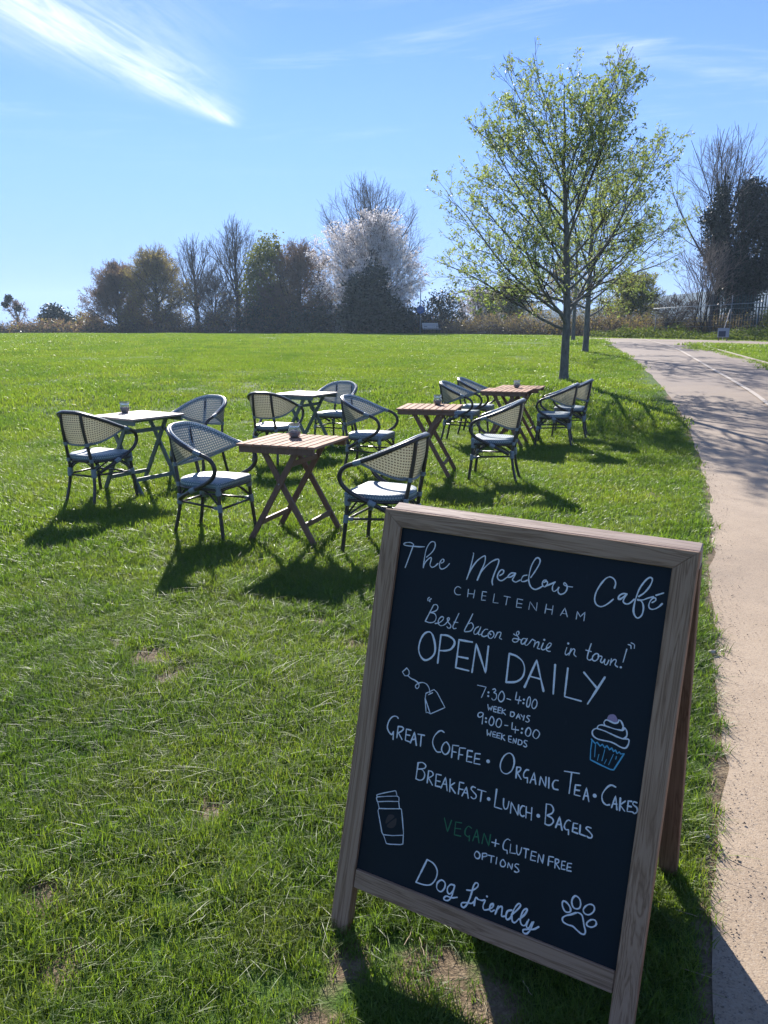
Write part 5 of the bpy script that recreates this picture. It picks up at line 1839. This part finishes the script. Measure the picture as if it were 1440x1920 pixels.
bare_tree(35, 225, 90, 488, 62, "round brown budding tree, first large tree from the left", n=(56, 10, 8, 5), r0=0.25, twig=TWIG_BROWN, leaf_mat=LEAF_BUD, leaf_size=0.13, leaf_frac=0.85, leaf_n=2, lump=0.12, spreadl=0.13, group=G_FAR, ang=(70, 25), up=0.3, trunk_h=0.015)
bare_tree(36, 298, 87, 455, 64, "drooping olive-brown tree with a ragged top, second large tree from the left", n=(56, 10, 8, 5), r0=0.25, twig=TWIG_BROWN, leaf_mat=LEAF_OLIVE, leaf_size=0.14, leaf_frac=0.85, leaf_n=2, lump=0.12, spreadl=0.13, group=G_FAR, ang=(72, 25), up=0.2, trunk_h=0.015)
bare_tree(37, 372, 92, 436, 52, "slim leafless tree between the olive tree and the tallest bare one on the left", n=(24, 9, 8, 5), r0=0.3, group=G_FAR, ang=(40, 18), up=0.7)
bare_tree(38, 448, 90, 408, 66, "fan-shaped leafless tree, tallest of the left clump", n=(24, 10, 8, 5), r0=0.34, group=G_FAR, ang=(42, 20), up=0.7)
bare_tree(39, 400, 86, 500, 56, "low dark tangle of leafless branches under the two bare trees", name="bare_shrub", n=(20, 9, 8, 5), r0=0.12, group=G_FAR, ang=(60, 35), up=0.3, stems=3, trunk_h=0.015)
bush(40, 505, 84, "domed tree with yellow-green sunlit left side beside the bare trees", [(500, 520, 36, 62), (485, 560, 30, 60), (520, 580, 38, 50), (510, 480, 24, 34), (490, 605, 32, 30)], LEAF_YELLOW, 4200, 3, 0.28, 0.26, name="domed_tree", cat="tree", group=G_FAR)
bush(401, 520, 82.5, "dark green undergrowth at the foot of the domed yellow-green tree", [(500, 600, 40, 30), (545, 605, 40, 28), (470, 612, 26, 20)], LEAF_DARK, 1500, 3, 0.24, 0.22, name="evergreen_bush", group=G_FAR)
bare_tree(41, 562, 83, 445, 66, "brown budding tree right of the domed yellow-green tree", n=(56, 10, 8, 5), r0=0.25, twig=TWIG_BROWN, leaf_mat=LEAF_BUD, leaf_size=0.13, leaf_frac=0.85, leaf_n=2, lump=0.12, spreadl=0.13, group=G_FAR, ang=(68, 22), up=0.35, trunk_h=0.015)
bare_tree(42, 690, 90, 328, 118, "tall wide leafless tree rising behind the white blossom", n=(36, 10, 8, 5), r0=0.38, group=G_FAR, ang=(52, 22), up=0.55)
bare_tree(43, 700, 80, 385, 112, "large blackthorn-like tree covered in white blossom", name="blossom_tree", n=(54, 11, 8, 4), r0=0.22, group=G_FAR, ang=(72, 24), up=0.3, stems=1, leaf_mat=BLOSSOM, leaf_size=0.14, leaf_frac=1.0, leaf_n=4, trunk_h=0.02, spreadl=0.10, crown="blossom",
          prof_shape=[(0.0, 1.0), (0.2, 1.05), (0.45, 1.0), (0.65, 0.85), (0.85, 0.55), (1.0, 0.12), (1.03, 0)])
bush(44, 690, 73.5, "dark evergreen bulk standing in front of the blossom tree", [(690, 570, 34, 46), (664, 594, 30, 32), (720, 586, 32, 40), (702, 532, 25, 36), (668, 548, 20, 32), (745, 602, 26, 24)], LEAF_DARK, 4200, 3, 0.26, 0.24, name="evergreen_tree", cat="tree", group=G_FAR)
bush(45, 610, 79, "dark low undergrowth left of the evergreen bulk", [(580, 606, 40, 24), (620, 600, 36, 28), (650, 612, 30, 18)], LEAF_DARK, 1500, 3, 0.24, 0.22, group=G_FAR)
bush(46, 828, 76, "dark glossy shrub right behind the park bench", [(815, 590, 26, 34), (842, 585, 26, 36), (830, 570, 22, 24), (860, 605, 22, 20), (790, 606, 22, 24), (765, 600, 26, 30)], LEAF_DARK, 1700, 3, 0.22, 0.2, group=G_FAR)
bare_tree(47, 893, 77, 535, 52, "low bush in white blossom right of the park bench", name="blossom_bush", n=(18, 8, 6, 4), r0=0.08, group=G_FAR, ang=(65, 30), up=0.3, stems=3, leaf_mat=BLOSSOM, leaf_size=0.08, leaf_frac=0.75, leaf_n=2, trunk_h=0.015, crown="blossom", twig=TWIG_BROWN)
bare_tree(48, 945, 74, 520, 60, "lime green young bush behind the first young tree", name="leafing_bush", n=(18, 7, 6, 4), r0=0.08, group=G_FAR, ang=(60, 30), up=0.35, stems=3, leaf_mat=LEAF_LIME, leaf_size=0.11, leaf_frac=0.9, trunk_h=0.015)
bare_tree(49, 1175, 58, 505, 85, "lime green leafing tree beyond the bend of the path", name="leafing_tree", n=(20, 8, 6, 4), r0=0.12, group=G_FAR, ang=(60, 28), up=0.35, stems=2, leaf_mat=LEAF_LIME, leaf_size=0.12, leaf_frac=0.7, trunk_h=0.08)
bare_tree(50, 1060, 66, 480, 90, "pale brown budding tree seen through the young trees", name="leafing_tree", n=(20, 8, 6, 4), r0=0.15, group=G_FAR, ang=(60, 26), up=0.4, leaf_mat=LEAF_OLIVE, leaf_size=0.13, leaf_frac=0.5)

# bramble scrub hedge along the far edge, and weeds on the verge
def undergrowth():
    rng = np.random.default_rng(61)
    pts = np.array([(840, 72), (900, 68), (960, 64), (1020, 60), (1080, 56), (1140, 52), (1200, 50.5), (1260, 49.5), (1320, 48.5), (1390, 47.5), (1470, 46.5), (1560, 45.5)])
    pxs = rng.uniform(835, 1560, 7500)
    d = np.interp(pxs, pts[:, 0], pts[:, 1]) + rng.normal(0, 0.9, len(pxs))
    x = bear(pxs) * d; y = d
    lump = 0.55 + 0.6 * hash_noise(x, y, 2.0, 71)
    hh = rng.uniform(0.25, 1.0, len(x)) * np.interp(pxs, [835, 900, 1050, 1200, 1300, 1500], [2.2, 2.5, 2.4, 2.2, 1.6, 2.4]) * lump
    z = terr(x, y)
    lean = rng.normal(0, 0.45, (len(x), 2))
    s = np.linspace(0, 1, 5)
    P = np.stack([x[:, None] + lean[:, :1] * hh[:, None] * s ** 1.5, y[:, None] + lean[:, 1:] * hh[:, None] * s ** 1.5, z[:, None] + hh[:, None] * (s - 0.18 * s ** 3)], -1)
    P[:, 1:] += rng.normal(0, 0.05, P[:, 1:].shape)
    R = np.full((len(x), 5), 0.009) * (1.2 - s)[None]
    mb = MB(); V, F = tubes(P, R, 3); mb.add(V, F, 0)
    C = along(rng, P, 3)
    V, F = leaf_cards(rng, C, 2, 0.08, 0.10, 0, 0.6)
    mi = rng.choice([1, 2, 2, 3], len(F))
    mb.add(V, F, mi)
    o = mb.build("undergrowth", [TWIG_BROWN, LEAF_BUD, LEAF_OLIVE, LEAF_DARK])
    tag(o, "brown bramble scrub along the far edge of the meadow", 'scrub', kind='stuff')
    # dark thicket filling the foot of the far trees
    n = 15000
    pxs = rng.uniform(-160, 860, n)
    d = np.interp(pxs, [-160, 160, 300, 480, 600, 860], [92, 90, 86, 83, 80, 76]) + rng.normal(0, 1.2, n)
    x = bear(pxs) * d; y = d
    lump = 0.45 + 0.75 * hash_noise(x, y, 2.4, 81)
    hmax = np.interp(pxs, [-160, 0, 150, 180, 240, 420, 470, 600, 760, 800, 860], [1.6, 1.6, 1.8, 3.8, 3.2, 4.0, 4.6, 4.2, 4.4, 2.6, 2.0]) * (0.25 + 1.1 * hash_noise(x, y, 3.4, 82)) * (0.6 + 0.6 * lump)
    z = terr(x, y)
    u_ = rng.random(n)
    hh = hmax * (0.35 + 0.65 * u_)
    lean = rng.normal(0, 0.3, (n, 2)); s = np.linspace(0, 1, 4)
    P = np.stack([x[:, None] + lean[:, :1] * hh[:, None] * s ** 1.5, y[:, None] + lean[:, 1:] * hh[:, None] * s ** 1.5, z[:, None] - 0.1 + hh[:, None] * s], -1)
    P[:, 1:] += rng.normal(0, 0.08, P[:, 1:].shape)
    mb = MB(); V, F = tubes(P[::3], np.full((len(P[::3]), 4), 0.013) * (1.2 - s)[None], 3); mb.add(V, F, 0)
    C = along(rng, P, 2, 0.0, 1.0)
    V, F = leaf_cards(rng, C, 2, 0.14, 0.19, 0, 0.65)
    mb.add(V, F, rng.choice([1, 2, 2, 2, 3], len(F)))
    o = mb.build("undergrowth", [TWIG_GREY, LEAF_DARK, LEAF_BUD, LEAF_OLIVE])
    tag(o, "dark thicket at the foot of the trees on the far left skyline", 'scrub', kind='stuff')
    # verge weeds
    n = 9000
    t = rng.random(n)
    A = CROSS_F; L_ = np.r_[0, np.cumsum(np.linalg.norm(np.diff(A, axis=0), axis=1))]
    q = t * L_[-1]
    x = np.interp(q, L_, A[:, 0]); y = np.interp(q, L_, A[:, 1])
    off = 0.2 + rng.random(n) ** 1.2 * 2.6
    x = x + off * 0.62; y = y + off * 0.78
    lump = hash_noise(x, y, 1.6, 77) * 0.7 + hash_noise(x, y, 0.6, 78) * 0.3
    z = terr(x, y) + np.abs(rng.random(n)) * (0.15 + 0.75 * lump ** 1.5) * np.clip(off / 0.8, 0.35, 1)
    V, F = leaf_cards(rng, np.c_[x, y, z], 4, 0.07, 0.10, 0.25, 0.6)
    mb = MB(); mb.add(V, F)
    o = mb.build("weeds", mat_leaf("verge_weed", [(0.055, 0.10, 0.018), (0.10, 0.15, 0.03), (0.13, 0.17, 0.04)], 0.45, 0.6, 0.15))
    tag(o, "leafy green weeds on the verge beyond the path", 'weeds', kind='stuff')


undergrowth()

# right-hand side: ivy tree, bare shrubs, fences
bare_tree(51, 1340, 51, 250, 112, "tall leafless tree with an ivy smothered trunk at the right", name="ivy_tree", n=(24, 9, 7, 4), r0=0.27, ang=(46, 16), up=0.85, trunk_h=0.22, group=None,
          prof_shape=[(0.05, 0.3), (0.2, 0.75), (0.45, 0.95), (0.7, 1.0), (0.9, 0.8), (1.0, 0.35), (1.02, 0)], rmin=0.0085)
_ivy = [o for o in COL.objects if o.get('label', '').startswith("tall leafless tree with an ivy")][0]


def add_ivy():
    rng = np.random.default_rng(52)
    d = 49.5; k = d / F_PX
    lob = [(1385, 585, 26, 45), (1372, 540, 34, 50), (1365, 490, 44, 50), (1322, 400, 20, 52), (1330, 460, 30, 50), (1342, 360, 10, 22), (1385, 410, 38, 62), (1420, 440, 36, 62),
           (1303, 412, 12, 18), (1391, 355, 22, 28), (1425, 372, 24, 36), (1410, 520, 36, 44), (1445, 400, 30, 50), (1362, 370, 10, 20), (1450, 470, 26, 40)]
    x0, y0, z0 = _ivy.location
    lobes = [(bear(a) * d - x0, d - y0 + rng.uniform(-0.8, 0.8), elev(b, d) - z0, rx * k * 0.78, rx * k * 0.75, ry * k * 0.86) for a, b, rx, ry in lob]
    C = leafy_mass(rng, lobes, 11000, 0.2, 0.15, 0.35)
    V, F = leaf_cards(rng, C, 4, 0.19, 0.14, 0.1, 0.75)
    mb = MB(); mb.add(V, F); mb.build("ivy", LEAF_IVY, _ivy)
    P = []
    for (lx, ly, lz, a, b, c) in lobes[1:]:
        s_ = np.linspace(0, 1, 8)[:, None]
        st = np.array([bear(1385) * d - x0, d - y0, -0.1])
        P.append(st * (1 - s_) + np.array([lx, ly, lz + c * 0.6]) * s_ + rng.normal(0, 0.08, (8, 3)) * s_)
    P = np.array(P); R = np.linspace(0.2, 0.05, 8)[None].repeat(len(P), 0)
    V, F = tubes(P, R, 7); mb = MB(); mb.add(V, F); mb.build("trunk", BARK_DARK, _ivy, smooth=True)


add_ivy()
bare_tree(53, 1460, 54, 300, 90, "bare tree with upswept branches at the right edge", n=(20, 8, 7, 4), r0=0.25, ang=(48, 18), up=0.8, trunk_h=0.15, rmin=0.0085)
bare_tree(54, 1318, 47.3, 452, 58, "pale many-stemmed leafless shrub in front of the ivy tree", name="bare_shrub", n=(9, 6, 5, 3), r0=0.055, ang=(34, 22), up=0.5, stems=5, trunk_h=0.1, twig=TWIG_PALE, rmin=0.007,
          prof_shape=[(0.0, 0.35), (0.3, 0.7), (0.6, 0.9), (0.85, 1.0), (1.0, 0.5), (1.02, 0)])
bare_tree(55, 1245, 49, 545, 60, "dark arching leafless shrub by the rail fence", name="bare_shrub", n=(12, 7, 6, 4), r0=0.06, ang=(60, 40), up=0.1, stems=4, trunk_h=0.1, twig=TWIG_GREY, rmin=0.008)
bush(56, 1452, 42.5, "yellow-green bush at the right edge beside the fence", [(1450, 596, 18, 26), (1462, 585, 24, 30), (1448, 615, 16, 14)], LEAF_YELLOW, 900, 3, 0.10, 0.1, name="leafy_bush")


# ------------------------------------------------------------------ fences, signs, bench, small things
M_GREENPAINT = mat_plain("dark_green_paint", (0.012, 0.035, 0.030), 0.5, var=0.2)
M_GALV = mat_plain("galvanised_tube", (0.20, 0.23, 0.25), 0.5, metal=0.3, var=0.1)
M_WOODPOST = mat_plain("grey_wood_post", (0.10, 0.085, 0.07), 0.8, var=0.3, scale=20)
M_WHITE = mat_plain("white_sign_face", (0.24, 0.28, 0.33), 0.45, var=0.06)
M_BLUE = mat_plain("blue_sign_face", (0.02, 0.09, 0.30), 0.4, var=0.1)


def palisade():
    d = 47.0
    x0 = bear(1334) * d; y0 = 47.4; x1 = bear(1500) * 44.8; y1 = 44.8
    root = thing("palisade_fence", "dark green steel palisade fence with pointed pales behind the verge", "fence", (x0, y0, float(terr(x0, y0))))
    L_ = math.hypot(x1 - x0, y1 - y0); ux, uy = (x1 - x0) / L_, (y1 - y0) / L_
    n = int(L_ / 0.155)
    mb = MB()
    R = np.array([(ux, -uy, 0), (uy, ux, 0), (0, 0, 1.0)])
    R = np.column_stack([(ux, uy, 0), (-uy, ux, 0), (0, 0, 1)])
    for i in range(n):
        s = i * 0.155
        zb = float(terr(x0 + ux * s, y0 + uy * s)) - root.location.z
        h = elev(553, 46.5) - float(terr(0, 48))
        o_ = np.array([ux * s, uy * s, zb])
        pr = [(-0.034, 0.05), (0.034, 0.05), (0.034, h - 0.14), (0.018, h - 0.03), (0, h), (-0.018, h - 0.03), (-0.034, h - 0.14)]
        # W-section pale: two shallow folded wings
        V = []
        for yy in (-0.006, 0.006):
            for px_, pz in pr:
                V.append((px_, yy + 0.012 * (1 - abs(px_) / 0.034), pz))
        V = np.array(V) @ R.T + o_
        k = len(pr)
        Q = [(j, (j + 1) % k, k + (j + 1) % k, k + j) for j in range(k)]
        mb.add(V, np.array(Q))
        n0 = mb.nv - 2 * k
        T = [(0, j, j + 1) for j in range(1, k - 1)] + [(k, k + j + 1, k + j) for j in range(1, k - 1)]
        mb.F[3].append(np.array(T) + n0); mb.M[3].append(np.zeros(len(T), np.int32)); mb.U[3].append(np.zeros((len(T) * 3, 2)))
    mb.build("pales", M_GREENPAINT, root)
    for z in (0.45, 1.75):
        mb = MB()
        zb = float(terr(x1, y1)) - root.location.z
        mb.bar((-uy * 0.04, ux * 0.04, z), (x1 - x0 - uy * 0.04, y1 - y0 + ux * 0.04, z + zb), 0.05, 0.05, bev=0.003)
        mb.build("rail", M_GREENPAINT, root)
    for s in np.arange(0.1, L_, 2.75):
        mb = MB(); zb = float(terr(x0 + ux * s, y0 + uy * s)) - root.location.z
        mb.bar((ux * s - uy * 0.1, uy * s + ux * 0.1, zb - 0.1), (ux * s - uy * 0.1, uy * s + ux * 0.1, zb + 2.1), 0.09, 0.09)
        mb.build("post", M_GREENPAINT, root)


palisade()


def rail_fence():
    A = (bear(1222) * 47.5, 47.5); B = (bear(1424) * 44.4, 44.4)
    zA, zB = elev(579, 47.5), elev(567, 44.4)
    root = thing("rail_fence", "thin galvanised rail and wire fence in front of the ivy tree", "fence", (A[0], A[1], float(terr(*A))))
    z0 = root.location.z
    mb = MB(); mb.tube([(0, 0, zA - z0), ((B[0] - A[0]), (B[1] - A[1]), zB - z0)], 0.022, 8); mb.build("rail", M_GALV, root, smooth=True)
    for f, t_ in ((0.03, -0.5), (0.735, 0.5), (0.97, -0.3)):
        x, y = A[0] + (B[0] - A[0]) * f, A[1] + (B[1] - A[1]) * f
        zz = zA + (zB - zA) * f
        mb = MB(); mb.tube([(x - A[0], y - A[1], float(terr(x, y)) - z0 - 0.1), (x - A[0], y - A[1], zz + t_ - z0)], 0.02, 8)
        mb.build("post", M_GALV, root, smooth=True)
    mb = MB()
    for k in range(1, 6):
        f = k / 6
        a = np.array([0, 0, (zA - z0) * (1 - f) + 0.1]); b = np.array([B[0] - A[0], B[1] - A[1], (zB - z0) * (1 - f) + 0.1])
        s = np.linspace(0, 1, 12)[:, None]
        P = a * (1 - s) + b * s; P[:, 2] -= 0.05 * np.sin(math.pi * s[:, 0] * 3) ** 2
        mb.tube(P, 0.006, 4, cap=False)
    mb.build("wire", M_GALV, root, smooth=True)


rail_fence()

# wooden fence posts in the scrub
for px, d, h, lb in ((1249, 48.2, 1.2, "short weathered wooden post standing in the scrub by the weeds"), (1330, 47.0, 2.5, "tall weathered wooden post beside the pale bare shrub")):
    x = bear(px) * d; z = float(terr(x, d))
    r_ = thing("wooden_post", lb, "post", (x, d, z), 0.3)
    mb = MB(); mb.box((0, 0, h / 2 - 0.1), (0.14, 0.14, h + 0.2), None, 0, 0.012); mb.build("shaft", M_WOODPOST, r_)
    mb = MB(); mb.lathe([(0.098, h), (0.085, h + 0.02), (0.001, h + 0.05)], 4); mb.build("cap", M_WOODPOST, r_)


def verge_sign():
    d = 40.6; x = bear(1357) * d; z = float(terr(x, d))
    root = thing("verge_sign", "small white and navy sign low on the verge by the path junction", "sign", (x, d, z), rad(-12))
    mb = MB(); mb.box((0, 0, 0.42), (0.56, 0.03, 0.46), None, 0, 0.01); mb.build("sign_board", M_WHITE, root)
    mb = MB(); mb.box((-0.06, -0.018, 0.36), (0.34, 0.006, 0.28), None, 0, 0.001); mb.build("dark_panel", mat_plain("navy_panel", (0.02, 0.03, 0.06), 0.5), root)
    for s in (-0.2, 0.2):
        mb = MB(); mb.box((s, 0.03, 0.2), (0.05, 0.03, 0.5), None, 0, 0.003); mb.build("leg", M_WOODPOST, root)
    r2 = thing("wooden_stake", "thin pale stake leaning behind the small verge sign", "stake", (bear(1356) * 41.3, 41.3, float(terr(bear(1356) * 41.3, 41.3))))
    mb = MB(); mb.tube([(0, 0, -0.1), (0.05, 0, 0.6), (0.28, 0.02, 1.6)], 0.022, 7); mb.build("stick", mat_plain("pale_stick", (0.36, 0.36, 0.35), 0.7), r2, smooth=True)


verge_sign()


def park_bench():
    d = 70.0; px = 810
    x = bear(px) * d; z = float(terr(x, d))
    root = thing("park_bench", "slatted park bench catching the sun at the edge of the far bushes", "bench", (x, d, z), rad(205))
    M_B = mat_wood("silvered_slat", (0.50, 0.48, 0.45), (0.60, 0.58, 0.55), (0.70, 0.68, 0.65), axis=0, rough=0.45)
    M_L = mat_plain("bench_iron", (0.03, 0.03, 0.03), 0.5)
    mb = MB()
    for k in range(5):
        mb.box((0, -0.2 + k * 0.1, 0.46), (1.6, 0.085, 0.035), None, 0, 0.004)
    mb.build("seat", M_B, root)
    mb = MB()
    for k in range(5):
        mb.box((0, -0.27 - k * 0.03, 0.56 + k * 0.095), (1.6, 0.03, 0.08), None, 0, 0.004)
    mb.build("backrest", M_B, root)
    for s in (-0.62, 0.62):
        mb = MB()
        mb.bar((s, -0.2, 0.44), (s, -0.28, -0.02), 0.05, 0.05); mb.bar((s, 0.2, 0.44), (s, 0.24, -0.02), 0.05, 0.05)
        mb.bar((s, -0.235, 0.42), (s, -0.42, 1.0), 0.05, 0.03); mb.bar((s, -0.24, 0.425), (s, 0.25, 0.425), 0.04, 0.03)
        mb.build("leg", M_L, root)
        mb = MB()
        mb.bar((s, -0.33, 0.68), (s, 0.22, 0.68), 0.05, 0.03); mb.bar((s, 0.2, 0.66), (s, 0.2, 0.44), 0.04, 0.03)
        mb.build("armrest", M_L, root)


park_bench()


def round_sign():
    d = 72.0; x = bear(788) * d; z = float(terr(x, d))
    root = thing("round_sign", "round blue path sign on a thin grey pole near the bench", "sign", (x, d, z))
    mb = MB(); mb.tube([(0, 0, -0.2), (0, 0, 3.9)], 0.04, 10); mb.build("pole", M_GALV, root, smooth=True)
    mb = MB(); mb.lathe([(0.001, -0.015), (0.33, -0.015), (0.345, 0), (0.33, 0.015), (0.001, 0.015)], 32)
    o = mb.build("sign_disc", M_BLUE, root, smooth=False); o.rotation_euler = (rad(90), 0, rad(8)); o.location = (0, -0.07, elev(581, d) - z)
    mb = MB(); mb.box((0, 0, 0), (0.16, 0.01, 0.42), None, 0, 0.002)
    o2 = mb.build("sign_plate", M_GALV, root); o2.location = (0, 0.0, elev(581, d) - z)
    # simple white mark: rider and walker separated by a bar
    mb = MB()
    mb.box((0, 0, 0), (0.018, 0.40, 0.004)); 
    mb.box((0.13, 0.02, 0), (0.05, 0.2, 0.004)); mb.lathe([(0.001, 0.002), (0.03, 0.002), (0.03, -0.002)], 12, (0.13, 0.16, 0))
    mb.lathe([(0.05, 0.002), (0.07, 0.002), (0.07, -0.002), (0.05, -0.002)], 16, (-0.20, -0.06, 0)); mb.lathe([(0.05, 0.002), (0.07, 0.002), (0.07, -0.002), (0.05, -0.002)], 16, (-0.07, -0.06, 0))
    o3 = mb.build("sign_mark", M_WHITE, o); o3.location = (0, 0, 0.018)


round_sign()


def stones():
    rng = np.random.default_rng(90)
    M_ST = mat_plain("pale_stone", (0.45, 0.40, 0.33), 0.8, var=0.2, scale=50, bump=0.5)

    def stone(x, y, r, label, group=None):
        mb = MB()
        n, k = 10, 6
        th = np.linspace(0, math.pi, k); ph = np.arange(n) / n * 2 * math.pi
        V = np.stack([np.outer(np.sin(th), np.cos(ph)), np.outer(np.sin(th), np.sin(ph)), np.outer(np.cos(th), np.ones(n))], -1).reshape(-1, 3)
        V *= 1 + rng.normal(0, 0.10, (len(V), 1)); V *= np.array([1.2, 0.8, 0.55]) * r
        i, j = np.meshgrid(np.arange(k - 1), np.arange(n), indexing='ij')
        a = i * n + j; b = i * n + (j + 1) % n
        mb.add(V, np.stack([a, a + n, b + n, b], -1).reshape(-1, 4))
        o = mb.build("stone", M_ST, smooth=True)
        o.location = (x, y, float(terr(x, y)) + 0.01 + r * 0.35); o.rotation_euler = (0, 0, rng.random() * 6)
        tag(o, label, "stone", group)
    stone(1.59, 3.47, 0.018, "pale stone lying alone on the tarmac near the grass edge")
    stone(0.99, 2.08, 0.011, "pebble in the shadow of the chalkboard at the grass edge")
    # loose grit and chippings along the path edge
    P = []
    mb = MB()
    N = 1500
    y = rng.uniform(1.0, 9.0, N) ** 1.0
    x = np.interp(y, _PL[:, 1], _PL[:, 0]) + np.abs(rng.normal(0, 0.10, N)) * 1.0 + 0.0
    r = rng.uniform(0.0012, 0.0042, N) * (1 + (rng.random(N) > 0.96) * 0.8)
    base = np.array([(1, 0, 0), (-0.5, 0.87, 0), (-0.5, -0.87, 0), (0.1, 0.05, 0.9)])
    for k in range(N):
        a = rng.random() * 6.28; c, s = math.cos(a), math.sin(a)
        V = base * (1 + rng.normal(0, 0.2, (4, 1))); V = V @ np.array([(c, s, 0), (-s, c, 0), (0, 0, 1)]) * r[k]
        mb.add(V + np.array([x[k], y[k], 0.0095]), np.array([(0, 1, 3), (1, 2, 3), (2, 0, 3)]))
    tag(mb.build("gravel", mat_plain("chippings", (0.20, 0.155, 0.12), 0.85, var=0.7, scale=260)), "loose chippings along the grass edge of the path", 'gravel', kind='stuff')


stones()


def straw():
    """dry stalks and bits of dead grass lying on the worn patches"""
    rng = np.random.default_rng(95)
    N = 900
    r = np.sqrt(rng.uniform(1.1 ** 2, 5.5 ** 2, N)); a = rng.uniform(-0.66, 0.5, N)
    x, y = r * np.sin(a), r * np.cos(a)
    b = bare_amount(x, y)
    keep = (rng.random(N) < 0.02 + b * 0.8) & ~on_path(x, y)
    x, y = x[keep], y[keep]; n = len(x)
    L_ = rng.uniform(0.03, 0.10, n); an = rng.random(n) * 6.28
    s = np.linspace(-0.5, 0.5, 5)
    P = np.stack([x[:, None] + np.cos(an)[:, None] * L_[:, None] * s, y[:, None] + np.sin(an)[:, None] * L_[:, None] * s,
                  0.008 + rng.uniform(0, 0.02, n)[:, None] + rng.normal(0, 0.12, n)[:, None] * L_[:, None] * s + 0 * s], -1)
    P[..., :2] += rng.normal(0, 0.002, P[..., :2].shape)
    P[..., 2] = np.maximum(P[..., 2], 0.002)
    V, F = tubes(P, np.full((n, 5), 0.0011), 4)
    mb = MB(); mb.add(V, F)
    tag(mb.build("dead_grass", mat_plain("straw", (0.33, 0.26, 0.16), 0.7, var=0.3, scale=40), smooth=True), "dry straw scattered on the worn patches of lawn", 'grass', kind='stuff')


straw()


# ------------------------------------------------------------------ air: thin even haze round the whole scene
def build_haze():
    mb = MB()
    mb.box((0, 0, 17.5), (1900, 1900, 55))
    m = bpy.data.materials.new("thin_haze"); m.use_nodes = True
    t = NT(m.node_tree)
    v = t.n('ShaderNodeVolumePrincipled', {'Color': (0.62, 0.80, 1.0, 1), 'Density': 0.00055, 'Anisotropy': 0.2})
    o = t.n('ShaderNodeOutputMaterial'); t.nt.links.new(v.outputs[0], o.inputs['Volume'])
    h = mb.build("haze", m)
    tag(h, "thin pale haze in the spring air", 'haze', kind='stuff')


build_haze()
